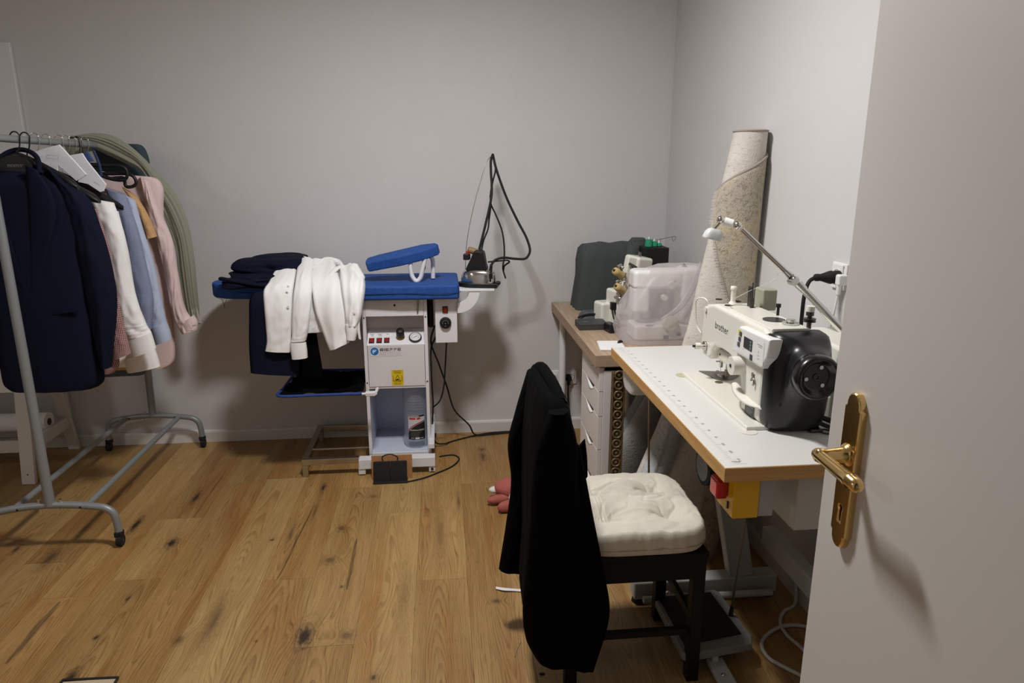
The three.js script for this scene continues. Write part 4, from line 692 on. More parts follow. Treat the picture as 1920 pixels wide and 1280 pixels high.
  ridge([[612, 528], [626, 508], [640, 500], [652, 504]], .014, [-3.33, -3.42, -3.48, -3.5]);
  traced(t, 'collar', [[656, 497], [650, 512], [648, 530], [653, 548]], [[672, 497], [681, 512], [684, 522], [668, 540]], [-3.46, -3.41, -3.36, -3.3], W, { front: .012, back: .012, nv: 24, fold: wrinkle(7, .004, 2, 2) });
  wpart('collar_label', bar(PZ(543, 484, -3.6), PZ(552, 489, -3.6), .008, .002, V(0, 1, 0), 0), mat(0x3a3a36, .8), t);
}

// ---------------------------------------------------------------- desk with drawer unit
const grain = (a, b, seed, fx = 6, fz = 90) => dataTex(512, 256, (x, y) => { const t = clamp(.5 + .5 * ns(x / 512 * fx + seed, y / 256 * fz / 3 + .6 * ns(x / 90, y / 40, seed), seed) + .3 * ns(x / 512 * fx * 5, y / 256 * fz, seed + 4) + .2 * ns(x / 200, y / 60, seed)); return [mix(a[0], b[0], t), mix(a[1], b[1], t), mix(a[2], b[2], t)]; });
const DESK = .76, TBL = .815;
{
  const wood = mat(0xffffff, .55, { map: rep(grain([184, 162, 138], [154, 130, 106], 3), .9, 2.2) });
  const t = thing('desk', 'narrow desk with a grey brown wood top along the right wall', 'desk', [.92, 0, -3.24]);
  wpart('desktop', uvBox(bx(.602, 1.232, DESK - .05, DESK, -3.803, -2.66, .002)), wood, t, 'thick grey brown wood effect top');
  wpart('leg', rod([.652, 0, -3.70], [.652, DESK - .05, -3.70], .0195, .0195, 24), M.whiteMetal, t);
  wpart('leg', rod([1.18, 0, -3.70], [1.18, DESK - .05, -3.70], .0195, .0195, 24), M.whiteMetal, t);
}
{
  const x = .622, z0 = -3.02, z1 = -2.668, top = DESK - .052, W = mat(0xe3dedb, .4);
  const t = thing('drawer_unit', 'white drawer unit with cut-out grips under the desk', 'drawer unit', [.9, 0, (z0 + z1) / 2]);
  wpart('body', [bx(x + .02, 1.19, .02, top, z1 - .018, z1, .002), bx(x + .02, 1.19, .02, top, z0, z0 + .018, .002), bx(x + .02, 1.19, .0, .02, z0, z1, .002), bx(x + .02, 1.19, top - .018, top, z0, z1, .002), bx(1.17, 1.19, .02, top, z0, z1, .002)], W, t);
  const ys = [top, .604, .497, .35, .19, .022], w = z1 - z0 - .004;
  for (let i = 0; i < 5; i++) {
    const y1 = ys[i] - .003, y0 = ys[i + 1], h = y1 - y0, c = w * .5, q = [[0, 0], [w, 0], [w, h]];
    for (let k = 0; k <= 10; k++) { const s = k / 10; q.push([c + .085 - s * .15, h - .03 * Math.pow(Math.sin(Math.PI * Math.pow(s, .75)), .7)]); }
    q.push([0, h]);
    const d = wpart('drawer_front', extr(q, .016, .0012, 1).rotateY(-Math.PI / 2).translate(x + .018, y0, z0 + .002), W, t);
    wpart('grip_lip', puff([V(x + .004, y1 - .004, z0 + c - .066), V(x - .001, y1 - .026, z0 + c - .02), V(x - .001, y1 - .032, z0 + c + .03), V(x + .004, y1 - .008, z0 + c + .084)], [V(x + .014, y1 - .004, z0 + c - .066), V(x + .012, y1 - .018, z0 + c - .02), V(x + .012, y1 - .022, z0 + c + .03), V(x + .014, y1 - .006, z0 + c + .084)], { front: .0012, back: .0012, nu: 4, nv: 20 }), M.whitePlastic, d);
  }
}
{ // standing mirror with a carved gilt frame
  const z = -2.618, xa = PZ(1148, 700, z).x, t = thing('mirror', 'mirror in a carved dark gold frame standing beside the drawer unit', 'mirror', [xa + .2, 0, z]);
  const gold = mat(0x7d6c4e, .45, { metalness: .55 }), dark = mat(0x5c4c33, .5, { metalness: .6 }), H = .70, Wd = .43, fw = .054;
  const strip = (x0, x1, y0, y1) => bx(x0, x1, y0, y1, z - .014, z + .004, .003);
  const fr = wpart('frame', [strip(xa, xa + fw, 0, H), strip(xa + Wd - fw, xa + Wd, 0, H), strip(xa + fw, xa + Wd - fw, 0, fw), strip(xa + fw, xa + Wd - fw, H - fw, H)], dark, t);
  for (const x of [.004, .05, Wd - .05, Wd - .004]) wpart('bead_line', rod([xa + x, .002, z + .005], [xa + x, H - .002, z + .005], .0036, .0036, 8), gold, fr);
  wpart('glass', bx(xa + fw - .004, xa + Wd - fw + .004, fw - .004, H - fw + .004, z - .010, z - .006, 0), mat(0xb8bcc0, .04, { metalness: 1 }), t);
  for (const s of [0, 1]) for (let y = .025; y < H; y += .0415) {
    const cx = xa + (s ? Wd - .027 : .027);
    wpart('rosette', [torus(.0165, .0046, cx, y, z + .006, Math.PI * 2, 6, 18), sph(.0075, cx, y, z + .005, 1, 1, .7, 10)], gold, fr);
  }
}
// ---------------------------------------------------------------- things on the desk
{ // covered machine
  const grey = cloth(0x3f4644, .82), t = thing('covered_machine', 'sewing machine under a dark grey fabric cover at the back of the desk', 'covered machine', [.86, DESK, -3.64]);
  const rows = [[DESK, .695, 1.05, -3.75, -3.53], [DESK + .08, .70, 1.05, -3.75, -3.535], [.93, .712, 1.05, -3.745, -3.54], [1.02, .712, 1.05, -3.735, -3.55], [1.075, .725, 1.045, -3.72, -3.565], [1.10, .745, 1.035, -3.70, -3.59], [1.106, .77, 1.0, -3.68, -3.61]];
  wpart('fabric_cover', loft(rows.map(([y, a, b, c, d], j) => ring(V((a + b) / 2, y, (c + d) / 2), (b - a) / 2, (d - c) / 2, 7, 60).map((p, i) => V(p.x + .012 * fbm(p.y * 7, i * .35), p.y + (j > 4 ? .012 * fbm(p.x * 9, 3) : 0), p.z + .012 * fbm(p.x * 6, p.y * 8, 2))))), grey, t);
  const u = thing('covered_spool_stand', 'tall narrow peak of dark grey cover beside the green thread cones', 'covered machine', [.985, DESK, -3.42]);
  wpart('fabric_cover', loft([[DESK, .085, .07], [.95, .08, .065], [1.06, .07, .055], [1.12, .055, .045], [1.15, .03, .03]].map(([y, a, b]) => ring(V(.975, y, -3.43), a, b, 3, 40).map((p, i) => V(p.x + .006 * fbm(p.y * 9, i * .3), p.y, p.z + .006 * fbm(p.x * 9, p.y * 9))))), grey, u);
}
{ // overlock machine
  const t = thing('overlock_machine', 'white overlock machine with its thread looper cover open and cream thread spools', 'overlock machine', [.87, DESK, -3.2]);
  const W = M.cream, z = -3.2;
  wpart('body', [at(box(.1, .31, .1, 0, 0, 0, .014), .905, .93, z - .03, 0, .5, -.16), at(box(.13, .17, .11, 0, 0, 0, .012), .855, DESK + .087, z - .02, 0, .3)], W, t);
  wpart('front_plate', at(box(.078, .27, .012, 0, 0, 0, .006), .872, .95, z + .035, -.1, .35, -.2), W, t);
  wpart('slot', [at(box(.05, .012, .006, 0, 0, 0, .001), .878, 1.05, z + .045, 0, .35, -.5), at(box(.006, .2, .006, 0, 0, 0, .001), .865, .95, z + .044, -.1, .35, -.2)], mat(0x5d5a52, .6), t);
  wpart('side_motor', at(box(.085, .105, .09, 0, 0, 0, .014), .778, DESK + .0535, z - .055, 0, .25), W, t);
  wpart('vent', at(box(.003, .02, .008, 0, 0, 0, 0), .757, DESK + .08, z - .012), mat(0x6c6a60, .6), t);
  for (const [px, py] of [[1160, 512], [1163, 541]]) { const p = PZ(px, py, z + .065); const s = wpart('thread_spool', at(lathe([[.006, -.03], [.017, -.03], [.019, -.02], [.015, -.002], [.0195, .012], [.016, .03], [.006, .03]], 22), p.x, p.y, p.z, .4, 0, 1.0), mat(0xbfa772, .8), t); wpart('core', at(cyl(.005, .005, .075, 10), p.x, p.y, p.z, .4, 0, 1.0), M.darkSteel, s); }
  for (const [px, py, s] of [[1162, 498, 1], [1158, 527, .8], [1157, 556, 1.2], [1166, 525, .8]]) { const p = PZ(px, py, z + .06); wpart('looper', [at(box(.022 * s, .012 * s, .016, 0, 0, 0, .003), p.x, p.y, p.z, 0, .3, .4), sph(.008 * s, p.x + .012, p.y - .008, p.z + .006, 1, 1, 1, 10)], M.chrome, t); }
  wpart('cable_block', [at(box(.034, .036, .03, 0, 0, 0, .003), .80, .858, z + .03)], M.black, t);
  wpart('thread_pins', [rod([.925, 1.075, z - .02], [.925, 1.105, z - .02], .005), rod([.935, 1.075, z - .03], [.935, 1.1, z - .03], .004)], M.steel, t);
  wpart('cable', [tube([V(.80, .84, z + .045), V(.806, .81, z + .05), V(.82, .785, z + .05), V(.812, .768, z + .05), V(.77, .765, z + .07), V(.72, .764, z + .06)], .0035, 40, 8), tube([V(.79, .84, z + .04), V(.795, .80, z + .06), V(.82, .775, z + .07), V(.81, .764, z + .09)], .003, 40, 8)], M.rubber, t);
}
{ // black spool box with green cones, wire thread guide above
  const z = -3.3, t = thing('thread_box', 'black open box holding green thread cones', 'box', [1.03, DESK, z]);
  const a = PZ(1207, 466, z), b = PZ(1246, 490, z);
  wpart('box_body', [bx(a.x, b.x + .01, DESK, a.y + .006, z - .09, z + .03, .002)], M.black, t);
  const green = mat(0x1f8a66, .8);
  for (const [px, py, r] of [[1215, 460, .019], [1226, 464, .017], [1236, 468, .016]]) { const p = PZ(px, py, z - .03), c = thing('thread_cone', { 1215: 'widest green thread cone in the black box, beside the grey cover', 1226: 'middle green thread cone under the post of the thread guide', 1236: 'smallest green thread cone at the open end of the black box' }[px], 'thread cone', [p.x, a.y + .006, z - .03 - (px - 1226) * .001], 0, 'green thread cones'); part('winding', lathe([[0, 0], [r, 0], [r * 1.02, .004], [r * .82, p.y - a.y + .022], [r * .5, p.y - a.y + .026], [0, p.y - a.y + .026]], 24), green, c); part('core', cylY(.005, .012, 0, p.y - a.y + .03, 0, 12), M.whitePlastic, c); }
  const g = thing('thread_guide', 'thin wire thread guide bar above the green cones', 'thread guide', [1.05, a.y, z]);
  const P = (x, y) => PZ(x, y, z - .04);
  wpart('guide_bar', tube([P(1187, 452), P(1226, 450), P(1266, 443)], .0011, 30, 6), M.darkSteel, g);
  wpart('post', [rod(P(1226, 447).setY(a.y), P(1226, 448), .0028), box(.012, .008, .008, P(1226, 449).x, P(1226, 449).y, z - .04, .002)], M.darkSteel, g);
  for (const [x, y] of [[1187, 452], [1210, 452], [1235, 449], [1263, 444]]) wpart('eyelet', tube([P(x - 3, y), P(x - 2, y + 6), P(x, y + 8), P(x + 3, y + 4), P(x + 4, y - 1)], .0009, 20, 6), M.darkSteel, g);
}
{ // household machine in a clear plastic bag
  const t = thing('bagged_machine', 'white household sewing machine wrapped in a cloudy plastic bag on the desk', 'sewing machine', [.96, DESK, -2.92]);
  const W = M.whitePlastic, z = -2.93;
  wpart('machine_body', [bx(.82, 1.16, DESK, DESK + .07, z - .08, z + .06, .012), at(box(.1, .25, .12, 0, 0, 0, .02), 1.07, DESK + .19, z), at(box(.3, .085, .1, 0, 0, 0, .02), .96, DESK + .265, z), at(box(.07, .14, .09, 0, 0, 0, .015), .85, DESK + .19, z)], W, t);
  for (const [px, py, r] of [[1257, 606, .034], [1259, 535, .016], [1246, 558, .013]]) { const p = PZ(px, py, z + .07); wpart('dial', cylZ(r, .022, p.x, p.y, z + .066, 28, r * .92), mat(0xd9dacb, .4), t); }
  for (const [px, py, w, m] of [[1249, 632, .022, 0x26332b], [1273, 627, .018, 0x2b2640], [1212, 592, .03, 0x9a9aa4]]) { const p = PZ(px, py, z + .075); wpart('marking', box(w, w * .75, .006, p.x, p.y, z + .073, .001), mat(m, .5), t); }
  for (const [px, py] of [[1266, 527], [1243, 547]]) { const p = PZ(px, py, z + .07); wpart('indicator', sph(.005, p.x, p.y, z + .066, 1, 1, .5, 10), mat(0xc76a6a, .5), t); }
  wpart('handle_gap_shade', at(box(.03, .012, .02, 0, 0, 0, .002), 1.05, DESK + .312, z, 0, 0, -.8), M.black, t);  // solid black piece painting the shade in the gap of the handle
  const film = mat(0xf4f0f0, .4, { transmission: .72, thickness: 0, ior: 1.3, specularIntensity: .8 });
  const rows = [[DESK + .001, .765, 1.175, -3.06, -2.79], [DESK + .05, .755, 1.18, -3.06, -2.785], [DESK + .15, .775, 1.185, -3.05, -2.80], [.98, .815, 1.18, -3.04, -2.82], [1.03, .85, 1.175, -3.03, -2.835], [1.065, .88, 1.17, -3.01, -2.855], [1.085, .93, 1.16, -2.97, -2.9]];
  wpart('plastic_bag', loft(rows.map(([y, a, b, c, d]) => ring(V((a + b) / 2, y, (c + d) / 2), (b - a) / 2, (d - c) / 2, 4.5, 72).map((p, i) => V(p.x + .007 * fbm(p.y * 9, i * .22), p.y + (y > .8 ? .006 * fbm(p.x * 12, p.z * 12) : 0), p.z + .011 * fbm(p.x * 11, p.y * 11, 4))))), film, t, 'cloudy clear plastic bag');
  wpart('bag_edge', puff([[1312, 490], [1302, 512], [1288, 545], [1268, 575], [1240, 596]].map((p, i) => PZ(p[0], p[1], -2.79 + .012 * i - .02)), [[1318, 495], [1312, 520], [1298, 552], [1276, 582], [1240, 600]].map((p, i) => PZ(p[0], p[1], -2.79 + .012 * i - .02)), { front: .002, back: .002, nu: 5, nv: 30, pw: .2 }), mat(0xf4f2f3, .35, { transmission: .75, thickness: 0, ior: 1.3 }), t);
}
{ // small things at the desk's front
  const a = PY(1085, 609, DESK), b = thing('grey_box', 'flat dark grey electronic box at the desk edge', 'box', [.69, DESK, -3.155]);
  part('case', [box(.135, .03, .115, 0, .015, 0, .003)], mat(0x3a3d3b, .55), b); part('lid_mark', [box(.02, .001, .006, -.03, .0306, .01, 0)], mat(0x7a7d7a, .5), b); part('lid_line', box(.1352, .0015, .1152, 0, .022, 0, 0), mat(0x2a2c2b, .6), b);
  const c = thing('charger', 'slate grey foot control with its cord wound round it', 'foot control', [.722, DESK, -3.315]);
  part('case', loft([[0, .058, .05], [.012, .06, .052], [.03, .054, .046], [.044, .042, .036], [.048, .03, .026]].map(([y, p, q]) => ring(V(0, y, 0), p, q, 4, 32))), mat(0x4a4d54, .5), c);
  part('cord', [tube([[-.07, .02, .03], [-.05, .034, .045], [0, .042, .05], [.045, .03, .05], [.062, .012, .035], [.05, .006, .06]], .0042, 40, 8), tube([[.05, .03, .04], [.066, .016, .02], [.07, .006, .05], [.09, .005, .06]], .0038, 30, 8)], M.rubber, c);
  const d = thing('small_case', 'small black glossy case leaning against the plastic bag', 'case', [.757, DESK, -3.06], .2); part('case', at(box(.034, .042, .07, 0, .021, 0, .006), 0, 0, 0), mat(0x17161a, .25), d);
  const n = thing('paper_pad', 'white paper pad lying on the corner of the desk', 'paper', [.70, DESK, -2.80], -.12); part('sheets', [box(.105, .003, .16, 0, .0015, 0, .0008), at(box(.102, .0012, .155, 0, .0042, 0, 0), .002, 0, .001, 0, .03)], mat(0xe9e8e8, .7), n); part('fold_edge', rod([-.052, .004, .078], [.05, .004, .078], .0035, .0035, 10), mat(0xdedddd, .7), n);
  const k = thing('black_clip', 'small black clip on the white paper pad', 'clip', [.748, DESK + .0045, -2.835], .5); part('clip', loft([[-.014, .003], [-.008, .006], [.006, .006], [.014, .003]].map(([x, r]) => ring(V(x, r, 0), r, r * .9, 2.4, 14, V(0, 1, 0), V(0, 0, 1)))), M.black, k);
}
// ---------------------------------------------------------------- rolled rug leaning in the corner
{
  const rugTex = dataTex(512, 512, (x, y) => { const u = x / 512, v = y / 512; const n = fbm(u * 5, v * 5), m = fbm(u * 26, v * 26, 3), f = fbm(u * 90, v * 90, 6), hatch = ns(u * 60, v * 240, 9) * ns(u * 7, v * 7, 12); let r = 182 + 9 * n, g = 172 + 8 * n, b = 154 + 3 * n; const yel = sstep(.05, .5, n); r += 3 * yel; b -= 6 * yel; const dk = sstep(.0, .9, m + .9 * f + .5 * ns(u * 3, v * 3, 20)); r -= 32 * dk; g -= 32 * dk; b -= 30 * dk; const h = 60 * hatch + 20 * (rnd() - .5); return [r - h, g - h, b - h]; });
  const backTex = dataTex(256, 256, (x, y) => { const n = fbm(x / 40, y / 40), m = fbm(x / 9, y / 9, 3); const d = sstep(.3, .8, m) * 26 + 10 * (rnd() - .5); return [206 + 6 * n - d, 199 + 6 * n - d, 190 + 6 * n - d]; });
  const blueTex2 = dataTex(256, 256, (x, y) => { const n = fbm(x / 30, y / 60), m = fbm(x / 8, y / 8, 3); const d = sstep(.2, .8, m) * 34 + 12 * (rnd() - .5); return [186 + 8 * n - d, 192 + 8 * n - d, 194 + 8 * n - d * .9]; });
  const rug = mat(0xffffff, .95, { map: rep(rugTex, 1.6), bumpMap: rep(noiseBump, 9), bumpScale: .003 }), back = mat(0xffffff, .95, { map: rep(backTex, 2.2), bumpMap: rep(noiseBump, 9), bumpScale: .002 }), blue = mat(0xffffff, .95, { map: rep(blueTex2, 2.5), bumpMap: rep(noiseBump, 9), bumpScale: .002 });
  const t = thing('rolled_rug', 'loosely rolled pale patterned rug standing in the corner behind the sewing table', 'rug', [.98, 0, -2.5]);
  // [y, left x, right x, centre z, half depth]
  const rows = [[.0, .60, 1.06, -2.44, .12], [.15, .665, 1.09, -2.45, .115], [.3, .73, 1.12, -2.465, .105], [.5, .82, 1.165, -2.50, .085], [.64, .878, 1.2, -2.53, .06], [.72, .91, 1.21, -2.565, .038], [.80, .943, 1.22, -2.62, .032], [.9, .972, 1.224, -2.63, .038], [1.05, 1.0, 1.226, -2.64, .05], [1.25, 1.04, 1.227, -2.645, .06], [1.45, 1.078, 1.228, -2.645, .064], [1.6, 1.105, 1.23, -2.645, .064], [1.625, 1.108, 1.23, -2.645, .062]];
  const at_ = y => { let i = 0; while (i < rows.length - 2 && rows[i + 1][0] < y) i++; const a = rows[i], b = rows[i + 1], k = clamp((y - a[0]) / (b[0] - a[0]), 0, 1); return a.map((v, j) => mix(v, b[j], k)); };
  const rings = []; for (let j = 0; j <= 60; j++) { const y = j / 60 * 1.625, [, l, r, cz, rz] = at_(y); rings.push(ring(V((l + r) / 2, y, cz), (r - l) / 2, rz, 2.1, 48)); }
  wpart('inner_roll', loft(rings), back, t);
  // the bluish side rolled outwards low on the left
  wpart('rolled_edge', loft([[.0, .655, -2.40, .06], [.3, .78, -2.42, .055], [.55, .875, -2.455, .05], [.74, .955, -2.50, .042]].map(([y, x, z, r]) => ring(V(x, y, z), r, r, 2, 28))), blue, t);
  // outer flap with a fringed free edge
  const nu = 40, nv = 60, P = [], idx = [], uv = [];
  const ub = y => y > 1.4 ? 1 - .0 : y > .9 ? mix(.42, 1, (y - .9) / .5) : mix(.36, .42, y / .9);
  const yt = u => 1.545 - .14 * Math.pow(u, 1.3);
  const surf = (u, y, off) => { const [, l, r, cz, rz] = at_(y); const th = u * Math.PI * 1.0 + .12; const e = 2.1, c = Math.cos(th), s = Math.sin(th), k = Math.pow(Math.abs(c) ** e + Math.abs(s) ** e, -1 / e); return V((l + r) / 2 + Math.min((r - l) / 2 + off * .3, 9) * c * k + (c < 0 ? off * c : 0), y, cz + (rz + off) * s * k); };
  const edgeAt = y => ub(y);
  for (const off of [.012, .003]) for (let j = 0; j <= nv; j++) for (let i = 0; i <= nu; i++) { const v = j / nv; let y = v * yt(i / nu); const u = i / nu * edgeAt(v * 1.405), p = surf(u, v * yt(u), off); P.push(p.x, p.y, p.z); uv.push(u * .45, p.y); }
  const w = nu + 1, o2 = w * (nv + 1), q = (a, b, c, d) => idx.push(a, b, c, b, d, c);
  for (let j = 0; j < nv; j++) for (let i = 0; i < nu; i++) { const a = j * w + i; q(a, a + 1, a + w, a + w + 1); q(o2 + a, o2 + a + w, o2 + a + 1, o2 + a + w + 1); }
  for (let j = 0; j < nv; j++) for (const i of [0, nu]) { const a = j * w + i; q(a, a + w, o2 + a, o2 + a + w); }
  for (let i = 0; i < nu; i++) { const a = nv * w + i; q(a, a + 1, o2 + a, o2 + a + 1); }
  const g = new THREE.BufferGeometry(); g.setAttribute('position', new THREE.Float32BufferAttribute(P, 3)); g.setAttribute('uv', new THREE.Float32BufferAttribute(uv, 2)); g.setIndex(idx); g.computeVertexNormals();
  wpart('outer_flap', g, rug, t, 'outer layer with faded beige and grey pattern');
  const fr = []; for (let i = 0; i < 130; i++) { const v = .58 + i / 130 * .42, y = v * 1.405, u = edgeAt(v * 1.405), p = surf(u, v * yt(u), .008), s = surf(Math.min(1.1, u + .06), v * yt(u), .014), d = s.sub(p).normalize().multiplyScalar(.016 + .008 * rnd()); d.y += .006 * (rnd() - .7); fr.push(rod(p, p.clone().add(d), .0014, .0008, 5)); }
  const f = wpart('fringe', fr, mat(0xcfc7bb, .95), t); f.userData.kind = 'stuff';
  const ed = []; for (let i = 0; i <= 30; i++) { const u = i / 30; ed.push(surf(u, yt(u), .008)); } wpart('bound_edge', tube(rings[60].map(p => p.clone()), .0042, 60, 6, true), mat(0x9a9088, .95), t); wpart('bound_edge', tube(ed, .006, 60, 6), mat(0x9a9088, .95), t);
}

// ---------------------------------------------------------------- industrial sewing table
{
  const x0 = .645, x1 = 1.19, z0 = -2.575, z1 = -1.452, y0 = TBL - .037;
  const t = thing('sewing_table', 'industrial sewing table with white top, wood edge and printed ruler', 'table', [.92, 0, -2.0]);
  const edge = mat(0xffffff, .5, { map: rep(grain([212, 168, 106], [186, 138, 80], 9, 3, 60), 1, 3) });
  const rr = .012, rect = (a, b, c, d) => [[a, c], [b, c], [b, d], [a, d]];
  wpart('tabletop_edge', uvBox(extr(rect(x0, x1, -z1, -z0), y0 < 0 ? 0 : .034, .001, 1).rotateX(-Math.PI / 2).translate(0, y0 + .001, 0)), edge, t, 'light wood edge band');
  wpart('tabletop', bx(x0 + .0015, x1 - .0015, TBL - .004, TBL, z0 + .0015, z1 - .0015, .001), mat(0xd9d8d3, .4), t, 'white laminate surface');
  const tx = canvasTex(64, 2048, (g, w, h) => { g.fillStyle = '#d9d8d3'; g.fillRect(0, 0, w, h); g.fillStyle = '#55585c'; const N = 110; for (let i = 0; i <= N; i++) { const y = 20 + i * (h - 60) / N; const L = i % 10 === 0 ? 30 : i % 5 === 0 ? 22 : 12; g.globalAlpha = .75; g.fillRect(4, y, L, 2.2); if (i % 5 === 0 && i) { g.save(); g.translate(44, y); g.globalAlpha = 1; g.font = 'bold 19px sans-serif'; g.rotate(-Math.PI / 2); g.textAlign = 'center'; g.fillText(String(i), 0, 8); g.restore(); } } g.globalAlpha = 1; g.fillRect(3, h - 26, 40, 6); g.fillRect(10, h - 16, 30, 3); });
  wpart('ruler_print', plate(.034, 1.1, 0, 0, 0).rotateX(-Math.PI / 2).translate(x0 + .045, TBL + .0004, -2.022), mat(0xffffff, .4, { map: tx }), t, 'printed centimetre ruler');
  wpart('oil_pan', [bx(.85, 1.13, .62, y0, -1.78, -1.49, .004)], mat(0xb9b8b0, .5), t);
  const grey = mat(0xb4b6b4, .45);
  const stand = (z, xb, xt) => {
    wpart('foot_beam', bx(.64, 1.16, .022, .088, z - .03, z + .03, .006), grey, t);
    for (const x of [.665, 1.135]) wpart('foot_pad', cylY(.026, .022, x, .011, z, 20, .02), M.rubber, t);
    wpart('column', bar(V(xb, .086, z), V(xt, y0 - .02, z), .085, .048, V(1, 0, 0), .004), grey, t);
    wpart('top_beam', bx(.70, 1.15, y0 - .03, y0, z - .025, z + .025, .003), grey, t);
  };
  stand(-2.13, 1.03, .89); stand(-1.535, 1.08, 1.06);
  wpart('cross_beam', bx(1.10, 1.145, .20, .27, -2.13, -1.535, .004), grey, t);
  // knee lift block under the far end
  wpart('under_block', loft([[.70, .04, .06], [.72, .042, .075], [y0, .045, .085]].map(([y, a, b]) => ring(V(.705, y - .002, -2.395), a, b, 6, 28))), mat(0xd8d8d6, .4), t, 'white plastic box under the table');
  wpart('lift_rod', rod([.74, .695, -2.37], [.765, .10, -2.36], .004), M.steel, t);
  // clutch wheel seen under the table
  wpart('drive_wheel', [cylX(.06, .03, .80, .60, -1.93, 32)], M.rubber, t); wpart('wheel_face', cylX(.046, .034, .799, .60, -1.93, 28), mat(0x6d6f70, .5), t);
  // switch
  const sw = wpart('switch_box', bx(.694, .76, .655, y0, -1.60, -1.50, .004), mat(0xe3b21a, .45), t, 'yellow emergency switch box');
  wpart('switch_back', bx(.76, .80, .657, y0, -1.598, -1.503, .003), mat(0xaaa9a8, .5), sw);
  wpart('red_button', at(box(.03, .05, .05, 0, 0, 0, .008), .678, .718, -1.555), mat(0xc4191b, .35, { clearcoat: .4 }), sw, 'red push button');
  wpart('side_slot_shade', box(.006, .018, .006, .6935, .68, -1.528, 0), M.black, sw);  // black block standing in for the shade inside a slot
  // treadle
  const shadedCastGrey = mat(0x7c7c79, .5), tr = wpart('treadle', extr([[.685, 2.04], [.905, 2.05], [.918, 2.035], [.93, 1.80], [.915, 1.765], [.70, 1.735], [.687, 1.75]].map(p => [p[0], p[1]]), .018, .005, 2).rotateX(-Math.PI / 2).translate(0, .06, 0), shadedCastGrey, t);  // cast grey, darkened to paint in the shade under chair and table
  wpart('rubber_mat', extr([[.70, 2.02], [.885, 2.03], [.9, 1.81], [.705, 1.775]], .006, .002, 1).rotateX(-Math.PI / 2).translate(0, .079, 0), mat(0x14120f, .8), tr);
  wpart('treadle_bar', [bx(.78, .83, .012, .03, -1.78, -1.50, .003), bx(.70, .92, .028, .062, -2.02, -1.99, .003), rod([.66, .05, -2.06], [1.12, .05, -2.06], .012), bx(.79, .81, .0, .062, -1.79, -1.76, .002)], grey, t);
  wpart('treadle_bolt', [sph(.007, .80, .033, -1.70, 1, .7, 1, 10), sph(.01, .745, .075, -2.055, 1, .7, 1, 10)], M.chrome, t);
  const ra = V(.905, .082, -1.905), rb = V(.88, y0, -1.78), rm = ra.clone().lerp(rb, .72);
  const rd = wpart('treadle_rod', [rod(ra, rb, .0034), rod(rm.clone().add(V(0, -.01, 0)), rm.clone().lerp(rb, .3), .0055)], M.steel, t);
  wpart('rod_joint', [rod(ra.clone().add(V(0, -.01, 0)), ra.clone().lerp(rb, .06), .009, .005), box(.024, .012, .012, rm.x + .006, rm.y, rm.z, .002), sph(.007, rm.x + .016, rm.y, rm.z + .004, 1, 1, 1, 10)], M.darkSteel, rd);
}
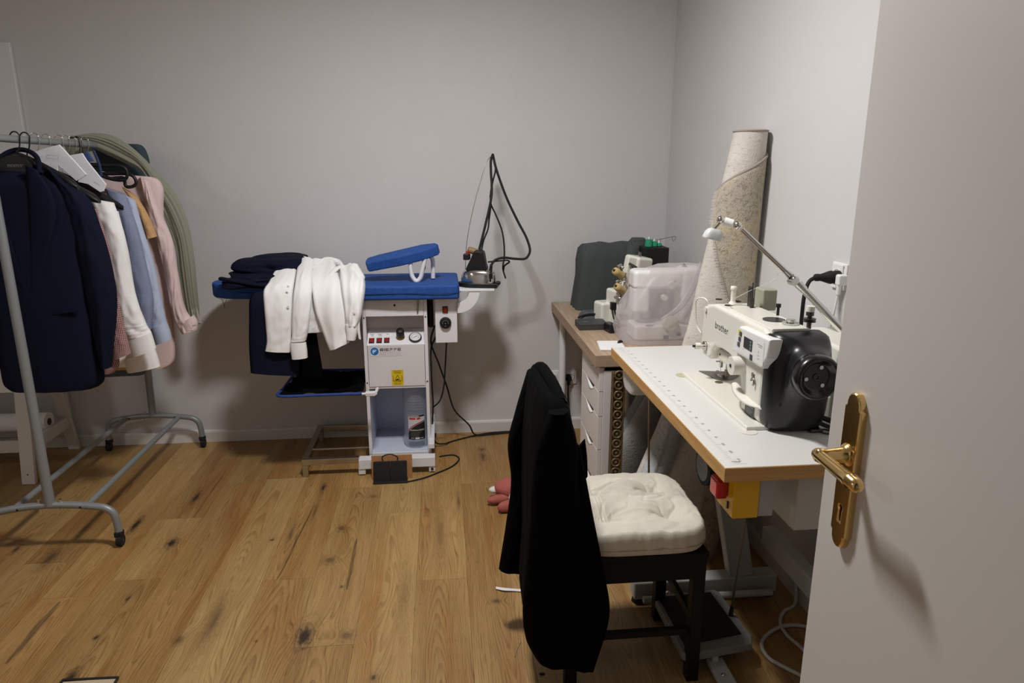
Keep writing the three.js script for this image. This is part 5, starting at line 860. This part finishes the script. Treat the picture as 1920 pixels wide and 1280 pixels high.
// ---------------------------------------------------------------- lockstitch machine
{
  const t = thing('sewing_machine', 'white industrial lockstitch sewing machine with black motor and handwheel', 'sewing machine', [.9, TBL, -1.95]);
  const W = M.cream, top = TBL + .0112;
  // z-y profiles are drawn as [z, y] and extruded along x
  const side = (pts, xa, xb, bev, m, name, parent = t, label) => wpart(name, extr(pts.map(p => [-p[0], p[1]]), xb - xa, bev, 4).rotateY(Math.PI / 2).translate(xa, 0, 0), m, parent, label);
  // after rotateY(90deg) local x becomes -z, so z was negated above
  const rim = extr([[.795, 2.19], [.795, 1.675], [.983, 1.675], [.983, 2.19]].map(p => [p[0], p[1]]), .008, .004, 3).rotateX(-Math.PI / 2).translate(0, TBL - .001, 0);
  wpart('bed', rim, W, t);
  for (const z of [-2.183, -1.668]) wpart('hinge_inlay', cylY(.024, .0016, .796, TBL + .0006, z, 28), z < -2 ? mat(0xb8b79a, .5) : M.cream, t);
  wpart('slide_plate', extr([[.852, 2.188], [.95, 2.17], [.965, 2.12], [.93, 2.085], [.905, 2.078], [.875, 2.088]], .0012, .0004, 1).rotateX(-Math.PI / 2).translate(0, top + .001, 0), mat(0x8d8c8a, .3, { metalness: .9 }), t);
  wpart('oil_cap', cylY(.0125, .0015, .872, top + .0012, -2.062, 24), M.steel, t);
  // arm, head and column
  const prof = [[-2.15, 1.0], [-2.15, .915], [-2.135, .902], [-2.075, .902], [-2.06, .915], [-2.052, .935], [-2.03, .952], [-1.985, .958], [-1.93, .958], [-1.88, .95], [-1.848, .93], [-1.83, .90], [-1.822, .87], [-1.818, top], [-1.70, top], [-1.70, 1.075], [-1.72, 1.083], [-1.9, 1.083], [-2.06, 1.083], [-2.12, 1.07], [-2.145, 1.045]];
  side(prof, .848, .952, .011, W, 'arm');
  side([[-1.97, 1.068], [-1.97, 1.086], [-1.69, 1.088], [-1.69, 1.068]], .852, .948, .004, W, 'top_cover');
  side([[-2.152, .93], [-2.152, 1.03], [-2.146, 1.05], [-2.07, 1.05], [-2.07, .93]], .844, .85, .002, W, 'face_plate');
  // brand on the arm
  const bt = canvasTex(512, 192, (g, w, h) => { g.fillStyle = '#e3e1d6'; g.fillRect(0, 0, w, h); g.fillStyle = '#24262c'; g.font = 'bold 150px sans-serif'; g.textAlign = 'center'; g.textBaseline = 'middle'; g.fillText('brother', w / 2, h / 2 + 4, w * .98); });
  wpart('brand_print', plate(.104, .036, 0, 0, 0, 0, -Math.PI / 2).translate(.8366, 1.022, -1.99), mat(0xffffff, .32, { map: bt }), t, 'dark maker name on the arm');
  // control panel
  const pq = [[-1.866, .986], [-1.676, .986], [-1.652, 1.02], [-1.64, 1.072], [-1.825, 1.066], [-1.856, 1.03]];
  const cp = side(pq, .826, .85, .006, M.whitePlastic, 'control_panel');
  const px = .8197, seat = (w, h, d, z, y, m, nm, par) => wpart(nm, box(d, h, w, px, y, z, .001), m, par);
  const lcd = seat(.052, .031, .004, -1.762, 1.031, mat(0x2f3236, .25), 'display', cp);
  for (let i = 0; i < 3; i++) wpart('button', box(.004, .007, .01, px - .0016, 1.04 - i * .009, -1.742, .001), mat(0x6b6e74, .5), cp);
  for (let i = 0; i < 3; i++) seat(.014, .012, .005, -1.812 - i * .004, 1.047 - i * .0155, mat(0x4b4d57, .5), 'button', cp);
  seat(.014, .016, .005, -1.737, 1.0, mat(0x45474f, .5), 'button', cp);
  const pt = canvasTex(256, 128, (g, w, h) => { g.fillStyle = '#e9e8e4'; g.fillRect(0, 0, w, h); g.fillStyle = '#d8cf5a'; g.fillRect(8, 6, 30, 34); g.fillStyle = '#222'; g.font = 'bold 26px sans-serif'; g.fillText('!', 18, 32); g.fillStyle = '#9fc4d8'; g.fillRect(6, 76, 26, 26); g.fillStyle = '#9a9a98'; g.fillRect(196, 26, 46, 5); g.fillRect(208, 36, 30, 4); g.font = '15px sans-serif'; for (let i = 0; i < 4; i++) g.fillText('▯', 76 + i * 26, 106); g.fillStyle = '#c6857d'; g.fillRect(66, 92, 6, 8); g.fillStyle = '#9a9a98'; g.fillRect(208, 60, 6, 14); g.fillRect(204, 84, 16, 4); g.fillRect(204, 100, 18, 4); });
  wpart('panel_print', plate(.168, .066, 0, 0, 0, 0, -Math.PI / 2).translate(.8194, 1.0265, -1.752), mat(0xffffff, .35, { map: pt }), cp);
  // spool presser knob, lever, rating plate
  wpart('reverse_button', [cylX(.0265, .04, .823, .952, -1.826, 32, .0265), ], W, t); wpart('button_screw', cylX(.005, .003, .8025, .952, -1.826, 12), M.black, t);
  wpart('reverse_lever', puff([V(.835, .878, -1.885), V(.815, .871, -1.82), V(.815, .866, -1.74), V(.838, .868, -1.69)], [V(.852, .882, -1.875), V(.852, .876, -1.82), V(.852, .872, -1.74), V(.855, .872, -1.69)], { front: .005, back: .004, nu: 6, nv: 20 }), W, t);
  wpart('lever_plate', bx(.842, .86, .84, .905, -1.712, -1.69, .003), mat(0x8f958e, .45), t);
  const rt = canvasTex(128, 96, (g, w, h) => { g.fillStyle = '#2c2e30'; g.fillRect(0, 0, w, h); g.fillStyle = '#8d9092'; g.fillRect(12, 14, 96, 7); for (let i = 0; i < 5; i++) g.fillRect(12, 34 + i * 11, 70 + (i * 23) % 34, 4); });
  wpart('rating_plate', plate(.06, .034, 0, 0, 0, 0, -Math.PI / 2).translate(.8366, .842, -1.756), mat(0xffffff, .4, { map: rt }), t);
  wpart('clip_hook', [torus(.009, .003, 0, 0, 0, Math.PI * 1.4).rotateY(Math.PI / 2).translate(.832, .93, -1.742), box(.012, .014, .018, .84, .945, -1.752, .003)], M.steel, t);
  // black motor housing and handwheel
  const rg = []; for (const [z, cx, cy, rx, ry, e] of [[-1.705, .918, .949, .077, .131, 9], [-1.698, .918, .949, .080, .134, 9], [-1.668, .919, .948, .080, .133, 8], [-1.652, .922, .948, .074, .127, 6], [-1.642, .926, .95, .066, .12, 4.5], [-1.63, .926, .962, .061, .1, 3.4], [-1.615, .922, .978, .058, .078, 2.6], [-1.595, .916, .988, .058, .066, 2.2], [-1.585, .914, .991, .056, .058, 2]]) rg.push(ring(V(cx, cy, z), rx, ry, e, 56, V(1, 0, 0), V(0, 1, 0)));
  const mt = wpart('motor_housing', loft(rg), mat(0x141517, .34), t, 'glossy black motor housing');
  for (const [x, y, z] of [[.868, .90, -1.642], [.965, .868, -1.645]]) wpart('vent_hole_shade', cylZ(.008, .012, x, y, z, 18), M.black, mt);  // solid black plugs, no openings: shade of the vents put into colour
  const hw = wpart('handwheel', at(lathe([[0, .016], [.03, .016], [.036, .018], [.045, .03], [.05, .034], [.056, .03], [.0585, .02], [.0585, 0], [.05, -.006], [0, -.006]], 48), .912, .993, -1.585, Math.PI / 2), mat(0x0f0f10, .28, { clearcoat: .4 }), t, 'black handwheel');
  for (let i = 0; i < 3; i++) { const a = 1.2 + i * 2.094; wpart('screw', cylZ(.005, .004, .912 + .027 * Math.cos(a), .993 + .027 * Math.sin(a), -1.568, 14), M.chrome, hw); } wpart('hub', torus(.0075, .002, .912, .993, -1.568), M.darkSteel, hw);
  // top of the arm: oil window, tension discs, pins, cover plate
  wpart('oil_window', cylY(.03, .002, .905, 1.0885, -1.80, 28).scale(1, 1, 1), mat(0x2b2825, .3), t);
  wpart('bobbin_winder', [cylY(.022, .004, .925, 1.0905, -1.745, 28), cylY(.012, .012, .925, 1.094, -1.745, 20)], M.chrome, t);
  wpart('tension_post', [cylY(.006, .05, .952, 1.11, -1.70, 14), cylY(.016, .003, .952, 1.105, -1.70, 22), cylY(.016, .003, .952, 1.111, -1.70, 22), cylY(.01, .016, .952, 1.128, -1.70, 18)], M.darkSteel, t);
  wpart('tension_knob', cylY(.011, .014, .952, 1.138, -1.70, 20), W, t);
  wpart('winder_pin', [cylY(.004, .03, .945, 1.1, -1.86, 12), cylY(.007, .01, .945, 1.115, -1.86, 14)], M.black, t);
  for (const [x, z] of [[.87, -2.03], [.93, -1.97], [.925, -2.09], [.88, -2.13]]) wpart('top_plug', cylY(.011, .002, x, 1.0838, z, 18), M.black, t);
  wpart('top_seam', torus(.045, .0012, 0, 0, 0).rotateX(Math.PI / 2).scale(.8, 1, 1).translate(.9, 1.084, -1.99), mat(0x9d9b8e, .5), t);
  wpart('spool_pin', at(lathe([[.012, 0], [.012, .004], [.0085, .008], [.0075, .01], [.0075, .044], [.0095, .046], [.0095, .056], [0, .057]], 22), .905, 1.078, -2.08), W, t);
  wpart('thread_plate', [bx(.925, .928, 1.083, 1.145, -2.02, -2.0, .0005), cylY(.006, .03, .925, 1.098, -1.985, 14), rod([.925, 1.083, -1.985], [.925, 1.16, -1.99], .002)], M.darkSteel, t);
  wpart('lamp_switch_box', bx(.965, 1.01, 1.07, 1.135, -2.06, -2.0, .005), mat(0x9fa08c, .5), t);
  // head: guard, tension, presser bar, needle, foot
  wpart('takeup_guard', tube([[.846, 1.06, -2.12], [.838, 1.082, -2.125], [.832, 1.085, -2.15], [.826, 1.07, -2.185], [.828, 1.03, -2.19], [.834, .985, -2.185], [.842, .965, -2.165]], .003, 60, 8), W, t);
  wpart('tension_unit', [cylX(.006, .04, .826, .936, -2.105, 14), cylX(.016, .003, .838, .936, -2.105, 24), cylX(.016, .003, .832, .936, -2.105, 24)], M.chrome, t); wpart('tension_dial', [cylX(.0105, .016, .812, .936, -2.11, 20)], W, t); wpart('dial_tip', cylX(.004, .008, .80, .936, -2.11, 12), M.black, t);
  wpart('thread_guides', [torus(.006, .0014, 0, 0, 0).rotateY(Math.PI / 2).translate(.841, .985, -2.10), torus(.006, .0014, 0, 0, 0).rotateY(Math.PI / 2).translate(.841, .967, -2.09), box(.006, .03, .01, .842, .965, -2.105, .001), sph(.006, .84, 1.05, -2.12, 1, 1, 1, 10), rod([.838, 1.055, -2.118], [.84, .985, -2.112], .002)], M.chrome, t);
  wpart('guide_post', cylX(.009, .012, .838, 1.055, -2.12, 16), W, t);
  wpart('presser_lift', [bx(.856, .93, .908, .944, -2.06, -1.97, .006)], mat(0xd6d3c6, .4), t); wpart('lift_screw', cylX(.003, .002, .855, .928, -2.03, 12), M.black, t);
  wpart('needle_bar', [rod([.90, .905, -2.122], [.90, .862, -2.122], .0036), box(.01, .018, .012, .90, .868, -2.122, .002), rod([.90, .862, -2.122], [.90, top, -2.122], .0011), box(.018, .004, .004, .892, .878, -2.126, .001)], M.chrome, t);
  const pf = wpart('presser_bar', [rod([.912, .91, -2.098], [.912, .84, -2.098], .005), box(.014, .024, .012, .912, .845, -2.098, .002)], M.steel, t);
  wpart('presser_foot', [box(.012, .004, .034, .896, top + .004, -2.118, .001), box(.012, .004, .034, .91, top + .004, -2.118, .001), bar(V(.912, .84, -2.10), V(.903, top + .006, -2.112), .012, .006, V(1, 0, 0), .001), torus(.007, .0012, .893, top + .012, -2.13, Math.PI * 1.5)], M.chrome, pf);
  wpart('thread', [tube([[.905, 1.092, -2.08], [.925, 1.135, -2.0], [1.0, 1.16, -2.02], [1.06, 1.20, -2.08]], .0006, 30, 5)], M.whitePlastic, t);
  wpart('motor_cable', [tube([[.965, .86, -1.66], [1.0, .85, -1.65], [1.04, .835, -1.64], [1.12, .825, -1.66]], .007, 30, 8), tube([[.96, .85, -1.655], [1.0, .835, -1.63], [1.06, .825, -1.62], [1.13, .822, -1.63]], .006, 30, 8)], M.rubber, t);
  wpart('base_clip', [bx(.955, .99, TBL, TBL + .01, -1.69, -1.64, .003), torus(.016, .002, 0, 0, 0).rotateX(Math.PI / 2).translate(1.0, TBL + .002, -1.645)], M.darkSteel, t);
}
{ // white control box on a short post behind the machine
  const t = thing('control_unit', 'white plastic control housing on a short post behind the handwheel', 'control box', [1.09, TBL, -1.80]);
  wpart('housing', at(box(.15, .1, .26, 0, 0, 0, .012), 1.11, .985, -1.80), M.cream, t); wpart('post', [cylY(.012, .12, 1.06, TBL + .06, -1.72, 18), cylY(.018, .008, 1.06, TBL + .004, -1.72, 18)], M.cream, t);
}
{ // jointed work lamp
  const t = thing('work_lamp', 'jointed chrome work lamp with a small white head above the sewing machine', 'lamp', [1.16, TBL, -1.84]);
  const e = PZ(1490, 525, -1.95), b = PZ(1580, 620, -1.85), h = PZ(1388, 427, -2.09), k = PZ(1358, 414, -2.115), hd = PZ(1334, 437, -2.12);
  const dir = h.clone().sub(e).normalize(), d2 = b.clone().sub(e).normalize();
  wpart('post', [rod([b.x + .012, TBL, b.z + .012], b.clone().addScaledVector(d2, .02), .008), cylY(.025, .012, b.x + .012, TBL + .006, b.z + .012, 22)], M.steel, t);
  wpart('lower_arm', [rod(e.clone().addScaledVector(d2, .02), b.clone().addScaledVector(d2, .02), .0105, .0115, 18), rod(e.clone().addScaledVector(d2, .015), e.clone().addScaledVector(d2, .04), .013, .012, 18)], M.chrome, t);
  wpart('upper_arm', [rod(h.clone().addScaledVector(dir, -.01), e.clone().addScaledVector(dir, .015), .0068, .0085, 18), rod(e.clone().addScaledVector(dir, .035), e.clone().addScaledVector(dir, .014), .0085, .011, 18)], M.chrome, t);
  wpart('elbow_joint', [sph(.0135, e.x, e.y, e.z), cylZ(.012, .03, e.x - .004, e.y - .004, e.z, 20)], M.chrome, t);
  const j = h.clone().addScaledVector(dir, .012);
  wpart('head_joint', [sph(.013, j.x, j.y, j.z), sph(.0115, k.x - .012, k.y + .004, k.z), rod(h, j, .009)], M.chrome, t);
  wpart('swivel_sleeve', rod(j.clone().lerp(k, .35), k, .0125, .0125, 20), M.whitePlastic, t);
  const hg = loft([[-.016, .027, .02], [-.012, .029, .022], [.004, .026, .02], [.014, .02, .016], [.018, .012, .01]].map(([y, a, c]) => ring(V(0, y, 0), a, c, 4, 28))).rotateZ(-.25).translate(hd.x + .006, hd.y - .004, hd.z);
  const lh = wpart('lamp_head', hg, mat(0xc9cccb, .35), t); wpart('head_neck', rod(k.clone().add(V(-.014, -.004, 0)), hd.clone().add(V(.006, .012, 0)), .005), M.steel, lh);
}
// ---------------------------------------------------------------- chair, cushion, black jacket
{
  const wood = mat(0x0b0a09, .55, { specularIntensity: .5 }), t = thing('dining_chair', 'black brown wooden chair pulled up to the sewing table', 'chair', [.53, 0, -1.89]);
  const leg = (x, z, x2 = x, y2 = .43) => bar(V(x, 0, z), V(x2, y2, z), .036, .036, V(1, 0, 0), .003);
  wpart('leg', leg(.715, -1.738), wood, t); wpart('leg', leg(.702, -2.025), wood, t);
  wpart('leg', [leg(.347, -1.745), bar(V(.347, .42, -1.745), V(.305, .895, -1.745), .032, .03, V(1, 0, 0), .003)], wood, t); wpart('leg', [leg(.347, -2.03), bar(V(.347, .42, -2.03), V(.305, .895, -2.03), .032, .03, V(1, 0, 0), .003)], wood, t);
  wpart('seat', bx(.335, .738, .412, .434, -2.05, -1.715, .006), wood, t);
  wpart('apron', [bx(.35, .73, .345, .412, -1.745, -1.722, .002), bx(.35, .73, .345, .412, -2.045, -2.022, .002), bx(.708, .732, .345, .412, -2.03, -1.74, .002), bx(.335, .355, .345, .412, -2.03, -1.74, .002)], wood, t);
  wpart('stretcher', [bx(.35, .715, .155, .175, -1.75, -1.73, .002)], wood, t); wpart('stretcher', [bx(.35, .70, .155, .175, -2.035, -2.015, .002)], wood, t); wpart('stretcher', [bx(.70, .715, .195, .222, -2.02, -1.74, .002)], wood, t);
  wpart('back_rail', [bx(.292, .318, .83, .895, -2.03, -1.745, .006)], wood, t); wpart('back_rail', bx(.312, .332, .62, .67, -2.03, -1.745, .004), wood, t);
}
{
  const t = thing('seat_cushion', 'cream tufted cotton cushion on the black chair', 'cushion', [.55, .434, -1.9]);
  const cx = .553, cz = -1.905, dents = [[.462, -1.822], [.645, -1.825], [.465, -1.99], [.642, -1.985]], rings = [], NA = 132;
  // pad: rings from the middle of the top outwards, over the rounded rim and back under
  const prof = []; for (let s = 1; s <= 46; s++) { const q = s / 46; prof.push([q * .93, .525 - .015 * Math.pow(q, 4), 1]); } for (let s = 1; s <= 12; s++) { const a = s / 12 * Math.PI; prof.push([.93 + .07 * Math.sin(a), .4725 + .0375 * Math.cos(a), Math.max(0, 1 - s / 6)]); } for (const q of [.8, .5, .15]) prof.push([q, .436, 0]);
  for (const [rad, y, topw] of prof) { const r = []; for (let i = 0; i < NA; i++) {
    const a = i / NA * Math.PI * 2, ux = Math.cos(a), uz = Math.sin(a), e = 5, m = Math.pow(Math.abs(ux) ** e + Math.abs(uz) ** e, -1 / e);
    let X = cx + ux * m * rad * .194, Z = cz + uz * m * rad * .202, Yv = y, d = 0, cr = 0;
    for (const [dx, dz] of dents) { const q = Math.hypot(X - dx, Z - dz), b = Math.atan2(Z - dz, X - dx); d = Math.max(d, .55 * Math.exp(-q / .016) + .5 * Math.exp(-q * q / .0024)); cr = Math.max(cr, Math.exp(-q / .05) * sstep(.0, .02, q) * Math.pow(Math.abs(Math.sin(b * 2.5 + dx * 40 + 1.5 * ns(q * 24, dx * 9, dz))), 22)); }
    if (topw > 0) Yv += topw * (-.052 * d - .02 * cr + .004 * fbm(X * 16, Z * 16));
    if (rad > .93) { const sc = .005 * (ns(a * 9, 2) + .7 * ns(a * 21, 5)) * (y > .44 ? 1 : 0); X += ux * sc; Z += uz * sc; }
    r.push(V(X, Math.max(Yv, .4345), Z)); } rings.push(r); }
  wpart('cushion_pad', loft(rings), mat(0xd9d3c4, .9, { bumpMap: rep(weave, 60), bumpScale: .0006 }), t);
  for (const [x, z] of dents) wpart('tuft_button', sph(.006, x, .4735, z, 1, .5, 1, 12), mat(0xcfc8b8, .9), t);
  wpart('seam', tube((() => { const q = []; for (let i = 0; i < 48; i++) { const a = i / 48 * Math.PI * 2, ux = Math.cos(a), uz = Math.sin(a), m = Math.pow(Math.abs(ux) ** 5 + Math.abs(uz) ** 5, -1 / 5); q.push([cx + ux * m * .1935, .458, cz + uz * m * .2015]); } return q; })(), .0018, 200, 6, true), mat(0xb9b1a0, .9), t);
}
{
  const t = thing('black_jacket', 'black suit jacket hung over the back of the chair', 'jacket', [.32, .1, -1.86]), B = mat(0x050505, .95, { specularIntensity: .15 });
  const rows = [[.912, .268, .30, -1.74, -2.03], [.908, .258, .312, -1.70, -2.05], [.885, .246, .328, -1.668, -2.075], [.80, .236, .346, -1.65, -2.10], [.70, .228, .362, -1.645, -2.10], [.55, .226, .392, -1.645, -2.09], [.42, .224, .418, -1.645, -2.07], [.30, .216, .436, -1.648, -2.05], [.2, .215, .425, -1.655, -2.03], [.12, .225, .398, -1.665, -2.0]];
  wpart('body', loft(rows.map(([y, a, b, c, d]) => ring(V((a + b) / 2, y, (c + d) / 2), (b - a) / 2, (c - d) / 2, 3.2, 64).map((p, i) => V(p.x + .006 * fbm(i * .28, p.y * 2.5), p.y + (y < .25 ? (p.z + 1.66) * -.28 : 0), p.z + .005 * fbm(i * .3, p.y * 3, 5))))), B, t);
  const sl = (nm, L, R, z, o) => wpart(nm, puff(L.map((p, i) => PZ(p[0], p[1], z)), R.map((p, i) => PZ(p[0], p[1], z)), { n: V(0, 0, 1), nu: 16, nv: 60, front: .03, back: .04, pw: .5, fold: wrinkle(z * 9, .006, 3, 5), ...o }), B, t);
  sl('sleeve', [[1028, 772], [1008, 830], [998, 900], [994, 980], [986, 1070], [980, 1150], [987, 1200], [1003, 1232]], [[1066, 768], [1082, 830], [1084, 900], [1084, 980], [1080, 1070], [1074, 1150], [1068, 1210], [1060, 1245]], -1.665, {});
  sl('sleeve', [[988, 698], [966, 770], [952, 830], [958, 900], [948, 985], [935, 1066]], [[1006, 694], [992, 770], [984, 830], [990, 900], [988, 985], [986, 1069]], -2.04, { front: .03, back: .03 });
  sl('front_panel', [[1052, 800], [1062, 950], [1068, 1080], [1062, 1180], [1058, 1246]], [[1088, 838], [1108, 945], [1130, 1060], [1143, 1150], [1113, 1259]], -1.68, { front: .014, back: .03 });
  sl('lapel', [[1076, 850], [1084, 872], [1092, 900]], [[1097, 822], [1101, 858], [1102, 892]], -1.71, { front: .006, back: .006, nv: 14, fold: null });
  wpart('collar', tube([V(.30, .895, -1.72), V(.296, .915, -1.8), V(.292, .918, -1.9), V(.288, .915, -1.99), V(.285, .9, -2.04)], .016, 40, 10), B, t);
  for (let i = 0; i < 4; i++) { const p = PZ(1003 + i, 1180 + i * 11, -1.636); wpart('button', cylZ(.006, .004, p.x, p.y, p.z, 14), B, t); }
}
// ---------------------------------------------------------------- easel, toy, bits on the floor
{
  const W = mat(0xd3ccc4, .6), t = thing('drawing_easel', 'white wooden easel with a paper roll behind the clothes rack', 'easel', [-2.15, 0, -3.55]);
  for (const x of [-2.02, -2.47]) { wpart('front_leg', bar(V(x, 0, -3.34), V(x, 1.12, -3.50), .062, .022, V(1, 0, 0), .003), W, t); wpart('rear_leg', bar(V(x - .005, 0, -3.785), V(x - .005, 1.12, -3.53), .058, .022, V(1, 0, 0), .003), W, t); wpart('side_brace', bar(V(x, .17, -3.375), V(x, .17, -3.74), .02, .06, V(1, 0, 0), .002), W, t); }
  wpart('cross_board', bx(-2.47, -2.02, .10, .16, -3.52, -3.50, .002), W, t); wpart('panel', bar(V(-2.245, .45, -3.395), V(-2.245, 1.08, -3.485), .44, .008, V(1, 0, 0), .001), mat(0xe2e0dc, .4), t);
  const r = thing('paper_roll', 'white paper roll held low on the easel', 'paper roll', [-2.25, .225, -3.60]);
  part('paper', cylX(.048, .44, .0, 0, 0, 36), mat(0xdedad6, .8), r); part('core', cylX(.018, .446, 0, 0, 0, 20), mat(0x3a342e, .8), r);
  for (const p of [[-2.02, .05, -3.336]]) wpart('screw', sph(.004, p[0], p[1], p[2], 1, 1, .5, 8), M.darkSteel, t);
}
{
  const coral = mat(0xab5d52, .9, { bumpMap: rep(weave, 3), bumpScale: .002 }), white = mat(0xe0dbd6, .9), t = thing('plush_toy', 'coral red and white plush toy lying on the floor behind the chair', 'toy', [.27, 0, -2.93]);
  part('body', lump(.02, .05, -.03, .075, .05, .06, 2, .004, 4), coral, t);
  part('limb', lump(-.045, .024, .015, .055, .02, .024, 2.2, .003, 7).rotateY(.2), coral, t); part('limb', lump(-.028, .028, .09, .06, .026, .026, 2.2, .003, 9).rotateY(.35), coral, t);
  part('belly', lump(.022, .036, .045, .02, .034, .03, 2, .003, 12), white, t); part('ear', lump(-.055, .042, -.035, .026, .018, .02, 2, .006, 14), white, t);
}
{
  const tape = mat(0xe2e0de, .5), s = thing('plastic_strip', 'white plastic strip on the floor beside the black jacket', 'strip', PY(958, 1104, 0));
  wpart('strip', [puff([PY(929, 1099, .004), PY(945, 1101, .006), PY(965, 1103, .006), PY(988, 1104, .004)], [PY(930, 1104, .004), PY(945, 1107, .006), PY(965, 1108, .004), PY(988, 1110, .004)], { front: .0015, back: .0015, nu: 5, nv: 20, n: V(0, 1, 0) })], tape, s);
  const s2 = thing('plastic_strip', 'short white plastic strip half under the jacket hem', 'strip', PY(982, 1072, 0));
  wpart('strip', puff([PY(974, 1067, .004), PY(985, 1072, .005), PY(995, 1078, .004)], [PY(976, 1072, .004), PY(985, 1078, .005), PY(995, 1084, .004)], { front: .0015, back: .0015, nu: 5, nv: 12, n: V(0, 1, 0) }), tape, s2);
  const n = thing('loose_thread', 'short bit of pale thread lying on the oak planks', 'thread', PY(970, 1214, 0)); wpart('thread', tube([PY(965, 1231, .002), PY(969, 1218, .002), PY(973, 1209, .002), PY(976, 1203, .002)], .0012, 20, 5), mat(0x8f8a72, .9), n);
  for (const [x, y, w, lab] of [[1028, 1248, .013, 'longer tiny dark scrap on the floor by the rear chair leg'], [1016, 1264, .008, 'shorter tiny dark scrap on the floor by the rear chair leg']]) { const p = PY(x, y, 0), c = thing('fabric_scrap', lab, 'scrap', p, 0, 'scraps by the chair leg'); part('scrap', lump(0, .002, 0, w, .002, .005, 2, .001, x, 16), M.black, c); }
  const bw = mat(0x17171a, .5), a = PY(118, 1277, 0), b = PY(222, 1272, 0), f = thing('wire_frame', 'flat black rectangular frame with a pale sheet lying on the floor', 'frame', [(a.x + b.x) / 2, 0, a.z + .12]);
  wpart('frame', [rod(V(a.x, .005, a.z), V(b.x, .005, b.z), .0035), rod(V(a.x, .005, a.z), V(a.x - .0, .005, a.z + .24), .0035), rod(V(b.x, .005, b.z), V(b.x, .005, b.z + .24), .0035), rod(V(a.x, .005, a.z + .24), V(b.x, .005, b.z + .24), .0035)], bw, f);
  wpart('sheet', bx(a.x + .004, b.x - .004, .001, .003, a.z + .006, a.z + .235, 0), mat(0xb9a78a, .7), f);
  const w = thing('white_cable', 'loop of white cable on the floor under the sewing table', 'cable', [1.05, 0, -1.85]);
  const q = (x, y) => PY(x, y, .006); wpart('cable', [tube([V(1.20, .09, -2.05), q(1490, 1133), q(1470, 1146), q(1463, 1168), q(1475, 1190), q(1500, 1212), q(1530, 1240)].map(p => p), .0062, 70, 8), tube([q(1545, 1192), q(1515, 1176), q(1480, 1172), q(1447, 1183), q(1428, 1207), q(1440, 1232), q(1470, 1250), q(1505, 1268), q(1540, 1290)], .0062, 80, 8)], mat(0xc9c5c0, .5), w);
}

renderer.render(scene, camera);
